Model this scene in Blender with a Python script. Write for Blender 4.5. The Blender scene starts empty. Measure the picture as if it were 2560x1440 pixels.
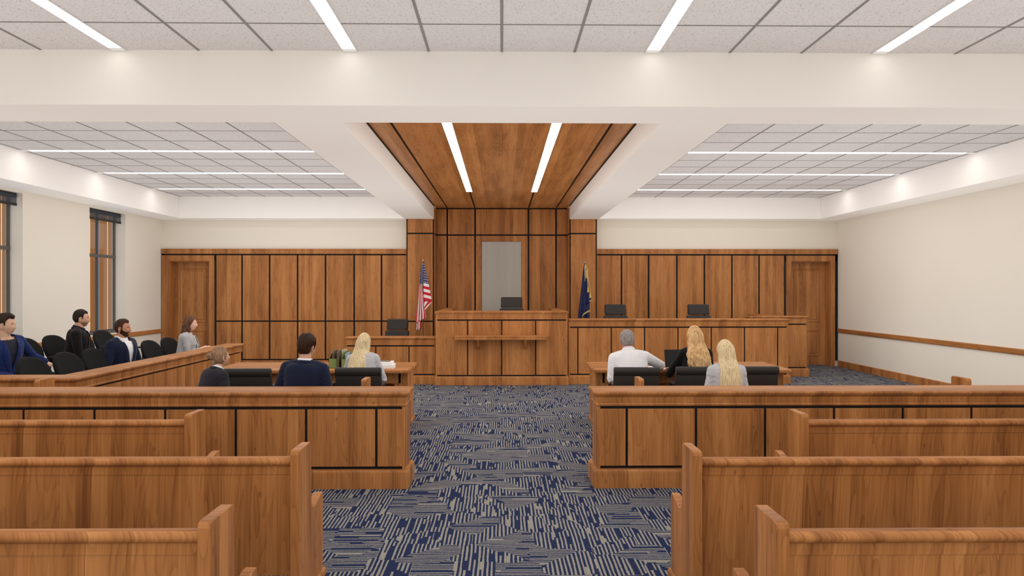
LAMP = 10.0; EXPO = 0.14; AMB = .66
import bpy, bmesh, math, random
import numpy as np
from mathutils import Vector, Matrix, Euler
PI = math.pi
random.seed(7)
SC = bpy.context.scene
COL = SC.collection

# ------------------------------------------------------------------ mesh helper
class MB:
    """collects shapes, then links them as ONE mesh object"""
    def __init__(s):
        s.v = []; s.f = []; s.mi = []; s.cur = 0
    def add(s, vs, fs):
        b = len(s.v)
        s.v.extend([tuple(p) for p in vs])
        for f in fs:
            s.f.append(tuple(b + i for i in f)); s.mi.append(s.cur)
        return s
    def box(s, x0, x1, y0, y1, z0, z1):
        v = [(x0,y0,z0),(x1,y0,z0),(x1,y1,z0),(x0,y1,z0),(x0,y0,z1),(x1,y0,z1),(x1,y1,z1),(x0,y1,z1)]
        return s.add(v, [(0,3,2,1),(4,5,6,7),(0,1,5,4),(1,2,6,5),(2,3,7,6),(3,0,4,7)])
    def rings(s, rs, cap0=True, cap1=True, closed=True):
        """rs: list of rings (same count), each ring counter-clockwise seen from the end"""
        n = len(rs[0]); vs = [p for r in rs for p in r]; fs = []
        for k in range(len(rs)-1):
            for i in range(n if closed else n-1):
                j = (i+1) % n
                fs.append((k*n+i, k*n+j, (k+1)*n+j, (k+1)*n+i))
        if cap0: fs.append(tuple(range(n-1,-1,-1)))
        if cap1: fs.append(tuple((len(rs)-1)*n+i for i in range(n)))
        return s.add(vs, fs)
    def loftrect(s, x0, x1, y0, y1, prof, fl=(True,True)):
        """stack of rectangles: prof = [(inset, z), ...] from the bottom up"""
        rs = []
        for d, z in prof:
            a = x0+d*fl[0]; b = x1-d*fl[1]
            rs.append([(a,y0+d,z),(b,y0+d,z),(b,y1-d,z),(a,y1-d,z)])
        return s.rings(rs)
    def prism(s, poly, axis, a, b):
        """poly of 2-D points extruded along axis ('x': (y,z), 'y': (x,z), 'z': (x,y))"""
        def P(p, t):
            return (t,p[0],p[1]) if axis == 'x' else ((p[0],t,p[1]) if axis == 'y' else (p[0],p[1],t))
        return s.rings([[P(p,a) for p in poly], [P(p,b) for p in poly]])
    def tube(s, pts, r, n=10, cap=True):
        pts = [Vector(p) for p in pts]
        rr = r if isinstance(r, (list, tuple)) else [r]*len(pts)
        rs = []; up = None
        for i, p in enumerate(pts):
            d = (pts[min(i+1,len(pts)-1)] - pts[max(i-1,0)]).normalized()
            if up is None: up = Vector((0,0,1)) if abs(d.z) < .9 else Vector((1,0,0))
            x = d.cross(up)
            if x.length < 1e-5: x = d.cross(Vector((0,1,0)))
            x.normalize(); y = d.cross(x).normalized(); up = -y if up.dot(-y) > 0 else y
            rs.append([tuple(p + x*math.cos(2*PI*k/n)*rr[i] + y*math.sin(2*PI*k/n)*rr[i]) for k in range(n)])
        return s.rings(rs, cap, cap)
    def lathe(s, prof, n=20, c=(0,0,0)):
        rs = [[(c[0]+r*math.cos(2*PI*k/n), c[1]+r*math.sin(2*PI*k/n), c[2]+z) for k in range(n)] for r, z in prof]
        return s.rings(rs)
    def ball(s, c, rx, ry=None, rz=None, nu=14, nv=9):
        ry = ry or rx; rz = rz or rx
        rs = []
        for j in range(1, nv):
            a = PI*j/nv
            rs.append([(c[0]+rx*math.sin(a)*math.cos(2*PI*k/nu), c[1]+ry*math.sin(a)*math.sin(2*PI*k/nu), c[2]-rz*math.cos(a)) for k in range(nu)])
        b = [p for r in rs for p in r]; m = len(b)
        vs = b + [(c[0],c[1],c[2]-rz),(c[0],c[1],c[2]+rz)]
        fs = []
        for j in range(nv-2):
            for k in range(nu):
                l = (k+1) % nu
                fs.append((j*nu+k, j*nu+l, (j+1)*nu+l, (j+1)*nu+k))
        for k in range(nu):
            l = (k+1) % nu
            fs.append((m, l, k)); fs.append((m+1, (nv-2)*nu+k, (nv-2)*nu+l))
        return s.add(vs, fs)
    def xf(s, M, start=0):
        for i in range(start, len(s.v)):
            s.v[i] = tuple(M @ Vector(s.v[i]))
        return s
    def mesh(s, name):
        me = bpy.data.meshes.new(name)
        me.from_pydata(s.v, [], s.f)
        if any(s.mi):
            me.polygons.foreach_set('material_index', s.mi)
        bm = bmesh.new(); bm.from_mesh(me)
        bmesh.ops.recalc_face_normals(bm, faces=bm.faces)
        bm.to_mesh(me); bm.free()
        me.update()
        return me
    def build(s, name, mat=None, parent=None, smooth=False, bevel=0, seg=2, loc=None):
        me = s.mesh(name)
        o = bpy.data.objects.new(name, me); COL.objects.link(o)
        for m in (mat if isinstance(mat, (list, tuple)) else [mat]):
            if m: me.materials.append(m)
        if smooth is True:
            me.polygons.foreach_set('use_smooth', [True]*len(me.polygons))
        elif smooth:
            auto_smooth(me, smooth)
        if bevel:
            b = o.modifiers.new('bevel', 'BEVEL'); b.width = bevel; b.segments = seg; b.limit_method = 'ANGLE'; b.angle_limit = .7
            b.harden_normals = False
        if parent is not None: o.parent = parent
        if loc: o.location = loc
        return o

def auto_smooth(me, deg):
    """smooth faces, sharp edges over deg"""
    bm = bmesh.new(); bm.from_mesh(me)
    for f in bm.faces: f.smooth = True
    for e in bm.edges:
        if len(e.link_faces) == 2 and e.calc_face_angle(0) > math.radians(deg): e.smooth = False
    bm.to_mesh(me); bm.free()

def tag(o, label, cat, group=None, kind=None):
    o['label'] = label; o['category'] = cat
    if group: o['group'] = group
    if kind: o['kind'] = kind
    return o
def struct(o, label=None):
    o['kind'] = 'structure'
    if label: o['label'] = label
    return o
def empty(name, loc=(0,0,0), rz=0):
    o = bpy.data.objects.new(name, None); COL.objects.link(o)
    o.location = loc; o.rotation_euler = (0,0,rz); o.empty_display_size = .1
    return o
def copy_tree(o, parent=None):
    c = o.copy(); COL.objects.link(c)
    if parent is not None: c.parent = parent
    for ch in list(o.children): copy_tree(ch, c)
    return c

# ------------------------------------------------------------------ materials
def new_mat(name):
    m = bpy.data.materials.new(name); m.use_nodes = True
    nt = m.node_tree; nt.nodes.clear()
    out = nt.nodes.new('ShaderNodeOutputMaterial')
    b = nt.nodes.new('ShaderNodeBsdfPrincipled')
    nt.links.new(b.outputs[0], out.inputs[0])
    return m, nt, b, out
def N(nt, t, **kw):
    n = nt.nodes.new(t)
    for k, v in kw.items():
        if k.startswith('i_'):
            n.inputs[int(k[2:]) if k[2:].isdigit() else k[2:].replace('_',' ')].default_value = v
        else: setattr(n, k, v)
    return n
def L(nt, a, b): nt.links.new(a, b)
def M(nt, op, a, b=None, c=None, clamp=False):
    n = nt.nodes.new('ShaderNodeMath'); n.operation = op; n.use_clamp = clamp
    for i, x in enumerate((a, b, c)):
        if x is None: continue
        if isinstance(x, (int, float)): n.inputs[i].default_value = x
        else: nt.links.new(x, n.inputs[i])
    return n.outputs[0]
def XYZ(nt, x, y, z):
    n = nt.nodes.new('ShaderNodeCombineXYZ')
    for i, q in enumerate((x, y, z)):
        if isinstance(q, (int, float)): n.inputs[i].default_value = q
        else: nt.links.new(q, n.inputs[i])
    return n.outputs[0]
def noise(nt, vec, scale=1., detail=2., rough=.5, dist=0.):
    n = nt.nodes.new('ShaderNodeTexNoise')
    n.inputs['Scale'].default_value = scale; n.inputs['Detail'].default_value = detail
    n.inputs['Roughness'].default_value = rough; n.inputs['Distortion'].default_value = dist
    if vec is not None: nt.links.new(vec, n.inputs['Vector'])
    return n.outputs[0]
def mixc(nt, fac, a, b, mode='MIX'):
    n = nt.nodes.new('ShaderNodeMix'); n.data_type = 'RGBA'; n.blend_type = mode
    if isinstance(fac, (int, float)): n.inputs[0].default_value = fac
    else: nt.links.new(fac, n.inputs[0])
    for i, q in ((6, a), (7, b)):
        if isinstance(q, tuple): n.inputs[i].default_value = (*q[:3], 1)
        else: nt.links.new(q, n.inputs[i])
    return n.outputs[2]
def ramp(nt, fac, stops, interp='LINEAR'):
    n = nt.nodes.new('ShaderNodeValToRGB'); cr = n.color_ramp; cr.interpolation = interp
    while len(cr.elements) < len(stops): cr.elements.new(.5)
    for e, (p, c) in zip(cr.elements, stops):
        e.position = p; e.color = (*c, 1) if len(c) == 3 else c
    if fac is not None: nt.links.new(fac, n.inputs[0])
    return n.outputs[0]
def bump(nt, b, h, strength=.2, dist=.01):
    n = nt.nodes.new('ShaderNodeBump'); n.inputs['Strength'].default_value = strength; n.inputs['Distance'].default_value = dist
    nt.links.new(h, n.inputs['Height']); nt.links.new(n.outputs[0], b.inputs['Normal'])
def plain(name, col, rough=.6, spec=.5, metal=0., bumpscale=0., bumpstr=.1, var=0., varscale=8.):
    m, nt, b, out = new_mat(name)
    b.inputs['Base Color'].default_value = (*col, 1); b.inputs['Roughness'].default_value = rough
    b.inputs['Specular IOR Level'].default_value = spec; b.inputs['Metallic'].default_value = metal
    tc = None
    if bumpscale or var:
        tc = N(nt, 'ShaderNodeTexCoord').outputs['Object']
    if var:
        n = noise(nt, tc, varscale, 3)
        L(nt, mixc(nt, n, tuple(c*(1-var) for c in col), tuple(min(1,c*(1+var)) for c in col)), b.inputs['Base Color'])
    if bumpscale:
        bump(nt, b, noise(nt, tc, bumpscale, 2), bumpstr, .004)
    return m

def wood(name, mode='auto', tone=1.):
    """veneer of narrow vertical staves with cathedral figure; follows world position"""
    m, nt, b, out = new_mat(name)
    g = N(nt, 'ShaderNodeNewGeometry')
    sp = N(nt, 'ShaderNodeSeparateXYZ'); L(nt, g.outputs['Position'], sp.inputs[0])
    x, y, z = sp.outputs
    if mode == 'auto':      # vertical grain on upright faces, along x on level faces
        nz = N(nt, 'ShaderNodeSeparateXYZ'); L(nt, g.outputs['True Normal'], nz.inputs[0])
        f = M(nt, 'GREATER_THAN', M(nt, 'ABSOLUTE', nz.outputs[2]), .92)
        fi = M(nt, 'SUBTRACT', 1., f)
        s = M(nt, 'ADD', M(nt, 'MULTIPLY', M(nt, 'ADD', x, M(nt, 'MULTIPLY', y, 1.03)), fi), M(nt, 'MULTIPLY', M(nt, 'ADD', y, z), f))
        t = M(nt, 'ADD', M(nt, 'MULTIPLY', z, fi), M(nt, 'MULTIPLY', x, f))
    elif mode == 'x': s, t = M(nt, 'ADD', y, z), x
    elif mode == 'y': s, t = M(nt, 'ADD', x, z), y
    warp = noise(nt, XYZ(nt, M(nt,'MULTIPLY',s,3.), M(nt,'MULTIPLY',t,.6), 0.), 1., 1.)
    sw = M(nt, 'ADD', s, M(nt, 'MULTIPLY', warp, .012))
    pid = M(nt, 'FLOOR', M(nt, 'DIVIDE', sw, .087))
    wn = N(nt, 'ShaderNodeTexWhiteNoise', noise_dimensions='1D'); L(nt, pid, wn.inputs['W'])
    pr = wn.outputs['Value']
    # stave edges a little soft: low-frequency tone drift
    drift = noise(nt, XYZ(nt, M(nt,'MULTIPLY',s,7.), M(nt,'MULTIPLY',t,.9), 3.3), 1., 2.)
    # cathedral contour lines
    cn = noise(nt, XYZ(nt, M(nt,'ADD',M(nt,'MULTIPLY',s,9.),M(nt,'MULTIPLY',pr,31.)), M(nt,'MULTIPLY',t,.75), M(nt,'MULTIPLY',pr,17.)), 1., 1., .4)
    fr = M(nt, 'FRACT', M(nt, 'MULTIPLY', cn, 13.))
    line = M(nt, 'POWER', fr, 3.)
    fine = noise(nt, XYZ(nt, M(nt,'MULTIPLY',s,210.), M(nt,'MULTIPLY',t,3.2), 0.), 1., 2., .6)
    v = M(nt, 'ADD', M(nt, 'MULTIPLY', pr, .27), M(nt, 'MULTIPLY', drift, .70))
    v = M(nt, 'ADD', v, M(nt, 'MULTIPLY', M(nt, 'SUBTRACT', fine, .5), .42))
    mid = noise(nt, XYZ(nt, M(nt,'MULTIPLY',s,62.), M(nt,'MULTIPLY',t,1.1), 7.), 1., 2., .6)
    v = M(nt, 'ADD', v, M(nt, 'MULTIPLY', M(nt, 'SUBTRACT', mid, .5), .46))
    v = M(nt, 'SUBTRACT', v, M(nt, 'MULTIPLY', line, .17))
    c = ramp(nt, v, [(.12,(.190*tone,.070*tone,.020*tone)), (.42,(.350*tone,.138*tone,.041*tone)), (.62,(.435*tone,.184*tone,.058*tone)), (.9,(.53*tone,.255*tone,.092*tone))])
    # small knots
    vo = N(nt, 'ShaderNodeTexVoronoi', voronoi_dimensions='2D', feature='F1'); vo.inputs['Scale'].default_value = 1.
    L(nt, XYZ(nt, M(nt,'MULTIPLY',s,2.3), M(nt,'MULTIPLY',t,1.25), 0.), vo.inputs['Vector'])
    k = M(nt, 'SUBTRACT', 1., M(nt, 'DIVIDE', vo.outputs['Distance'], .03), clamp=True)
    c = mixc(nt, M(nt, 'MULTIPLY', k, .75), c, (.13*tone,.045*tone,.015*tone))
    L(nt, c, b.inputs['Base Color'])
    rr = N(nt, 'ShaderNodeMapRange'); L(nt, fine, rr.inputs[0]); rr.inputs[3].default_value = .34; rr.inputs[4].default_value = .5
    L(nt, rr.outputs[0], b.inputs['Roughness'])
    b.inputs['Specular IOR Level'].default_value = .38
    bump(nt, b, fine, .06, .002)
    return m

MAT = {}
def build_materials():
    MAT['wood'] = wood('wood_veneer'); MAT['wood_x'] = wood('wood_veneer_along', 'x'); MAT['wood_y'] = wood('wood_veneer_deep', 'y')
    MAT['black'] = plain('reveal_black', (.008,.008,.009), .6, .3)
    # painted plaster
    for nm, col in (('wall', (.735,.675,.585)), ('soffit', (.92,.885,.85)), ('beam', (.80,.765,.715))):
        MAT[nm] = plain(nm+'_paint', col, .75, .25, 0, 90., .03)
    # acoustic tile
    m, nt, b, out = new_mat('acoustic_tile')
    pos = N(nt, 'ShaderNodeNewGeometry').outputs['Position']
    vo = N(nt, 'ShaderNodeTexVoronoi', feature='F1'); vo.inputs['Scale'].default_value = 82.; vo.inputs['Randomness'].default_value = 1.
    L(nt, pos, vo.inputs['Vector'])
    big = noise(nt, pos, 40., 2.)
    thr = M(nt, 'MULTIPLY', M(nt, 'SUBTRACT', big, .27), .95)
    pit = M(nt, 'LESS_THAN', vo.outputs['Distance'], thr)
    soft = noise(nt, pos, 5., 2.)
    base = mixc(nt, soft, (.61,.585,.57), (.66,.635,.62))
    L(nt, mixc(nt, M(nt, 'MULTIPLY', pit, .66), base, (.22,.205,.195)), b.inputs['Base Color'])
    b.inputs['Roughness'].default_value = .95; b.inputs['Specular IOR Level'].default_value = .1
    MAT['tile'] = m
    MAT['grid'] = plain('ceiling_grid_grey', (.225,.21,.198), .6, .3)
    # carpet
    m, nt, b, out = new_mat('patterned_carpet')
    pos = N(nt, 'ShaderNodeNewGeometry').outputs['Position']
    sp = N(nt, 'ShaderNodeSeparateXYZ'); L(nt, pos, sp.inputs[0]); x, y = sp.outputs[0], sp.outputs[1]
    vo = N(nt, 'ShaderNodeTexVoronoi', voronoi_dimensions='2D', feature='F1', distance='CHEBYCHEV'); vo.inputs['Scale'].default_value = 3.6; vo.inputs['Randomness'].default_value = .92
    L(nt, pos, vo.inputs['Vector'])
    rc = N(nt, 'ShaderNodeSeparateColor'); L(nt, vo.outputs['Color'], rc.inputs[0])
    r1, r2, r3 = rc.outputs
    # wide broken stripes along y
    off = M(nt, 'MULTIPLY', r2, 9.)
    # stripes are chopped every few cm and shifted a little, like tufted pile
    def stripes(a, bq, w, chop, seed, flipp, beige):
        aw = M(nt, 'ADD', a, M(nt, 'MULTIPLY', M(nt, 'SUBTRACT', noise(nt, XYZ(nt, M(nt,'MULTIPLY',a,34.), M(nt,'MULTIPLY',bq,3.), seed), 1., 1.), .5), .014))
        aw = M(nt, 'ADD', aw, M(nt, 'MULTIPLY', M(nt, 'SUBTRACT', noise(nt, XYZ(nt, M(nt,'MULTIPLY',a,120.), M(nt,'MULTIPLY',bq,70.), seed+3.), 1., 2.), .5), .009))
        i = M(nt, 'FLOOR', M(nt, 'DIVIDE', aw, w))
        w1 = N(nt, 'ShaderNodeTexWhiteNoise', noise_dimensions='2D'); L(nt, XYZ(nt, i, seed, 0.), w1.inputs['Vector'])
        row = M(nt, 'FLOOR', M(nt, 'ADD', M(nt, 'DIVIDE', bq, chop), M(nt, 'MULTIPLY', w1.outputs['Value'], 5.3)))
        w2 = N(nt, 'ShaderNodeTexWhiteNoise', noise_dimensions='3D'); L(nt, XYZ(nt, i, row, seed+7.), w2.inputs['Vector'])
        ph = M(nt, 'FRACT', M(nt, 'DIVIDE', aw, 2.*w))
        base = M(nt, 'LESS_THAN', ph, beige)
        on = M(nt, 'LESS_THAN', w2.outputs['Value'], 1.-flipp)          # light yarn that stays light
        odd = M(nt, 'LESS_THAN', w2.outputs['Value'], flipp*.35)        # dark yarn turned light
        return M(nt, 'MAXIMUM', M(nt, 'MULTIPLY', base, on), odd)
    sa = stripes(M(nt,'ADD',x,off), y, .0140, .15, 1., .16, .45)
    sb = stripes(M(nt,'ADD',y,off), x, .0125, .34, 5., .12, .44)
    sel = M(nt, 'GREATER_THAN', r1, .44)
    st = M(nt, 'ADD', M(nt, 'MULTIPLY', sa, sel), M(nt, 'MULTIPLY', sb, M(nt, 'SUBTRACT', 1., sel)))
    pile = noise(nt, pos, 190., 3., .6)
    dark = mixc(nt, pile, (.010,.015,.043), (.028,.036,.082))
    lite = mixc(nt, pile, (.15,.138,.115), (.32,.298,.255))
    L(nt, mixc(nt, st, dark, lite), b.inputs['Base Color'])
    b.inputs['Roughness'].default_value = 1.; b.inputs['Specular IOR Level'].default_value = .03
    bump(nt, b, pile, .5, .004)
    MAT['carpet'] = m
    # lamps
    for key, kk in (('lamp', 1.), ('lamp_dim', .27)):
     m, nt, b, out = new_mat('lamp_diffuser')
     b.inputs['Base Color'].default_value = (.9,.9,.9,1); b.inputs['Emission Color'].default_value = (1,.975,.94,1); b.inputs['Emission Strength'].default_value = LAMP*kk
     MAT[key] = m
    m, nt, b, out = new_mat('warm_light_line')
    b.inputs['Base Color'].default_value = (.9,.6,.2,1); b.inputs['Emission Color'].default_value = (1,.42,.075,1); b.inputs['Emission Strength'].default_value = 1.0
    MAT['warm'] = m
    MAT['fin'] = plain('fin_brown', (.42,.19,.07), .6, .3)
    MAT['alu'] = plain('window_frame_grey', (.105,.095,.085), .5, .4)
    # clear pane
    m = bpy.data.materials.new('clear_glass'); m.use_nodes = True; nt = m.node_tree; nt.nodes.clear()
    out = N(nt, 'ShaderNodeOutputMaterial'); tr = N(nt, 'ShaderNodeBsdfTransparent'); gl = N(nt, 'ShaderNodeBsdfGlossy'); gl.inputs['Roughness'].default_value = .02
    mx = N(nt, 'ShaderNodeMixShader'); mx.inputs[0].default_value = .10
    tr.inputs[0].default_value = (.93,.95,.95,1)
    L(nt, tr.outputs[0], mx.inputs[1]); L(nt, gl.outputs[0], mx.inputs[2]); L(nt, mx.outputs[0], out.inputs[0])
    MAT['glass'] = m
    # see-through roller fabric
    m = bpy.data.materials.new('shade_fabric'); m.use_nodes = True; nt = m.node_tree; nt.nodes.clear()
    out = N(nt, 'ShaderNodeOutputMaterial'); tr = N(nt, 'ShaderNodeBsdfTransparent'); df = N(nt, 'ShaderNodeBsdfDiffuse'); df.inputs[0].default_value = (.10,.11,.13,1)
    mx = N(nt, 'ShaderNodeMixShader'); mx.inputs[0].default_value = .55
    L(nt, tr.outputs[0], mx.inputs[1]); L(nt, df.outputs[0], mx.inputs[2]); L(nt, mx.outputs[0], out.inputs[0])
    MAT['shade'] = m
    # grey panel behind the bench; vertical reflection streaks painted into its colour
    m, nt, b, out = new_mat('grey_glass_panel')
    pos = N(nt, 'ShaderNodeNewGeometry').outputs['Position']
    sp = N(nt, 'ShaderNodeSeparateXYZ'); L(nt, pos, sp.inputs[0])
    n = noise(nt, XYZ(nt, M(nt,'MULTIPLY',sp.outputs[0],9.), 0., M(nt,'MULTIPLY',sp.outputs[2],.15)), 1., 3.)
    L(nt, mixc(nt, n, (.33,.305,.265), (.42,.395,.35)), b.inputs['Base Color'])
    b.inputs['Roughness'].default_value = .22; b.inputs['Specular IOR Level'].default_value = .5
    MAT['panel'] = m
    MAT['plastic'] = plain('black_plastic', (.012,.012,.013), .45, .4)
    MAT['leather'] = plain('black_leather', (.026,.023,.021), .48, .45, 0, 160., .12)
    MAT['fabric_black'] = plain('black_upholstery', (.010,.010,.0105), .8, .25, 0, 300., .2)
    MAT['chrome'] = plain('steel', (.5,.49,.47), .3, .5, 1.)
WX = 7.68; YB = 15.6; ZS = 3.329; ZC = 3.80
def room():
    W = MAT['wood']
    # ---- floor
    fl = struct(MB().box(-WX-.3, WX+.3, -.75, 16.2, -.12, 0).build('floor', MAT['carpet']), 'navy and beige patterned carpet floor')
    # ---- side walls
    wr = struct(MB().box(WX, WX+.25, -.75, 16.1, 0, 3.95).build('wall_right', MAT['wall']), 'plain cream right wall')
    mb = MB(); x0, x1 = -WX-.27, -WX
    ops = [(9.885, 11.10), (12.885, 14.10)]; za, zb = .90, 3.292
    y = -.75
    for a, b in ops:
        mb.box(x0, x1, y, a, 0, 3.95); mb.box(x0, x1, a, b, 0, za); mb.box(x0, x1, a, b, zb, 3.95); y = b
    mb.box(x0, x1, y, 16.1, 0, 3.95)
    struct(mb.build('wall_left', MAT['wall']), 'cream left wall with two tall window openings')
    struct(MB().box(-WX-.27, WX+.25, -.9, -.75, 0, 3.95).build('wall_front', MAT['wall']))  # unseen wall behind the camera, set close to darken the pew backs
    # ---- chair rails and baseboards
    def rail(name, s):
        pr = [(0,.780),(.022,.780),(.030,.795),(.030,.855),(.022,.870),(0,.870)]
        o = MB().prism([(s*(WX-d), z) for d, z in pr], 'y', -.75, 15.55).build(name, MAT['wood_y']); struct(o)
        o['label'] = 'wooden chair rail along the %s wall' % ('left' if s < 0 else 'right')
    rail('trim_1', -1); rail('trim_2', 1)
    for nm, s in (('baseboard_left', -1), ('baseboard_right', 1)):
        pr = [(0,0),(.022,0),(.022,.135),(.014,.145),(0,.145)]
        struct(MB().prism([(s*(WX-d), z) for d, z in pr], 'y', -.75, 15.55).build(nm, W))
    # ---- back wall
    mb = MB(); yb = YB
    for s in (-1, 1):
        def bx(a, b, z0, z1):
            mb.box(min(s*a, s*b), max(s*a, s*b), yb, yb+.36, z0, z1)
        bx(1.56, 6.60, 0, 3.95); bx(7.50, WX+.25, 0, 3.95); bx(6.60, 7.50, 2.40, 3.95)
    mb.box(-1.6, 1.6, 15.83, 15.96, 0, 3.95)
    wb = struct(mb.build('wall_back', MAT['wall']), 'cream back wall above tall wood panelling')
    F = 15.55; g = .0185
    xs = [2.19, 2.72, 3.336, 3.982, 4.61, 5.24, 5.86, 6.45]
    for s in (-1, 1):
        bk = MB(); a, b = sorted((s*2.13, s*6.47)); bk.box(a, b, F+.018, YB, .02, 2.67)
        a, b = sorted((s*6.46, s*7.665)); bk.box(a, b, F+.018, YB, 2.40, 2.67)
        a, b = sorted((s*7.61, s*7.67)); bk.box(a, b, F+.018, YB, .14, 2.6)
        bk.build('reveal_backing', MAT['black'], wb)
        a, b = sorted((s*2.13, s*7.66))
        MB().loftrect(a, b, F-.008, YB, [(0,2.562),(0,2.676)]).build('wainscot_cap', W, wb, bevel=.004)
        a, b = sorted((s*2.13, s*6.44))
        MB().box(a, b, F-.004, YB, 0, .158).build('wainscot_base', W, wb, bevel=.004)
        for i in range(7):
            x0, x1 = xs[i]+g, xs[i+1]-g
            if i == 0: x0 = 2.13
            a, b = sorted((s*x0, s*x1))
            for z0, z1 in ((.19, 1.026), (1.058, 2.529)):
                MB().box(a, b, F, F+.03, z0, z1).build('wainscot_panel', W, wb, bevel=.002)
    # ---- doors
    for n, s in ((1, -1), (2, 1)):
        cs = MB()
        for a, b, z0, z1 in ((6.484, 6.60, 0, 2.529), (7.50, 7.605 if s > 0 else 7.66, 0, 2.529), (6.60, 7.50, 2.40, 2.529)):
            p, q = sorted((s*a, s*b)); cs.box(p, q, F, YB+.02, z0, z1)
        for a, b in ((6.60, 6.612), (7.488, 7.50)):
            p, q = sorted((s*a, s*b)); cs.box(p, q, F+.02, 15.84, 0, 2.40)
        p, q = sorted((s*6.60, s*7.50)); cs.box(p, q, F+.02, 15.84, 2.388, 2.40)
        d = struct(MB().box(p+.013, q-.013, 15.80, 15.845, .012, 2.386).build('door_%d' % n, W))
        d['label'] = 'recessed wooden door with two raised panels at the %s end of the back wall' % ('left' if s < 0 else 'right')
        cs.build('door_casing', W, d, bevel=.003)
        cx = (p+q)/2
        # raised mouldings: frame + field
        for z0, z1 in ((1.005, 2.235), (.217, .822)):
            fr = MB(); x0, x1 = cx-.30, cx+.30
            rs = []
            for dd, yy in ((0, 15.802), (.012, 15.786), (.03, 15.793), (.045, 15.803)):
                rs.append([(x0+dd,yy,z0+dd),(x1-dd,yy,z0+dd),(x1-dd,yy,z1-dd),(x0+dd,yy,z1-dd)])
            fr.rings(rs, False, False).build('panel_moulding', W, d)
            MB().box(x0+.06, x1-.06, 15.789, 15.803, z0+.06, z1-.06).build('raised_panel', W, d, bevel=.008)
    # ---- pilasters and the niche
    for s in (-1, 1):
        mb = MB(); a, b = sorted((s*1.515, s*2.123))
        mb.box(a, b, 15.32, 15.83, 0, ZS).build('pilaster_core', MAT['black'], wb)
        p, q = sorted((s*1.538, s*2.097))
        for z0, z1 in ((.0, .155), (.185, 1.032), (1.062, 2.990), (3.022, ZS)):
            MB().box(p, q, 15.30, 15.335, z0, z1).build('pilaster_panel', W, wb, bevel=.002)
        p, q = sorted((s*2.12, s*2.133)); MB().box(p, q, 15.335, 15.60, 0, ZS).build('pilaster_side', W, wb)
        for z0, z1 in ((0, 2.990), (3.022, 3.60)):
            p, q = sorted((s*1.503, s*1.517)); MB().box(p, q, 15.335, 15.765, z0, z1).build('niche_side', W, wb)
    MB().box(-1.517, 1.517, 15.80, 15.835, 0, 3.63).build('reveal_backing', MAT['black'], wb)
    nx = [-1.503, -1.254, -.614, .614, 1.25, 1.503]
    for i in range(5):
        a = nx[i] + (g if i else .004); b = nx[i+1] - (g if i < 4 else .004)
        MB().box(a, b, 15.78, 15.805, 3.027, 3.604).build('niche_panel', W, wb, bevel=.002)
        if i == 2:
            mb = MB(); mb.box(a, -.462, 15.78, 15.805, 0, 2.993); mb.box(.453, b, 15.78, 15.805, 0, 2.993); mb.box(-.462, .453, 15.78, 15.805, 2.862, 2.993)
            mb.build('niche_panel', W, wb)
        else:
            MB().box(a, b, 15.78, 15.805, 0, 2.993).build('niche_panel', W, wb, bevel=.002)
    pn = MB().box(-.457, .448, 15.786, 15.799, 1.22, 2.856).build('wall_panel', MAT['panel'])
    tag(pn, 'tall grey glossy panel set in the wood niche behind the judge bench', 'panel')
    # ---- ceilings
    ce = struct(MB().box(-WX, WX, -.75, 5.93, ZC, ZC+.15).build('ceiling', MAT['tile']), 'speckled acoustic tile ceiling over the gallery')
    gr = MB(); w = .0105; zt = ZC-.004
    for x in (0, .63, 1.976, 2.602, 3.95, 4.57, 5.19, 5.81, 6.43, 7.05):
        for s in ((1,) if x == 0 else (-1, 1)):
            gr.box(s*x-w, s*x+w, -.75, 5.925, zt, ZC+.01)
    y = 5.319
    while y > -.75:
        gr.box(-WX, WX, y-.006, y+.006, zt+.0005, ZC+.01); y -= .613
    gr.build('ceiling_grid', MAT['grid'], ce)
    for s in (-1, 1):
        a, b = sorted((s*2.1, s*WX))
        c = struct(MB().box(a, b, 6.5, 15.6, ZC, ZC+.15).build('ceiling', MAT['tile']), 'tiled ceiling bay with three light lines on the %s' % ('left' if s < 0 else 'right'))
        gr = MB(); w2 = .0075
        for x in (2.79, 3.383, 3.988, 4.60, 5.207, 5.817, 6.43, 7.04):
            gr.box(s*x-w2, s*x+w2, 6.5, 15.2, zt, ZC+.01)
        for y in (7.05, 7.66, 8.31, 8.92, 9.522, 10.831, 11.43, 12.723, 13.329, 14.611):
            gr.box(a, b, y-.004, y+.004, zt+.0005, ZC+.01)
        gr.build('ceiling_grid', MAT['grid'], c)
    wc = struct(MB().box(-1.53, 1.53, 6.5, 15.83, 3.645, 3.70).build('ceiling', MAT['black']), 'wood panelled ceiling strip leading to the bench')
    cx = [-1.516, -1.254, -.618, .618, 1.254, 1.516]; cy = [6.5, 9.234, 11.208, 13.132, 15.10, 15.83]
    for i in range(5):
        for j in range(5):
            a = cx[i] + (.017 if i else 0); b = cx[i+1] - (.017 if i < 4 else 0)
            MB().box(a, b, cy[j]+.003, cy[j+1]-.003, 3.632, 3.65).build('ceiling_panel', MAT['wood_y'], wc)
    # ---- dropped beams and soffits
    n = 3
    def tr(x0, x1, y0, y1, z0, z1, mat, lab):
        nonlocal n
        o = struct(MB().box(x0, x1, y0, y1, z0, z1).build('trim_%d' % n, MAT[mat], bevel=.004)); o['label'] = lab; n += 1
        return o
    tr(-WX, WX, 5.925, 6.53, ZS, 3.95, 'beam', 'broad cream ceiling beam across the room')
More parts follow.
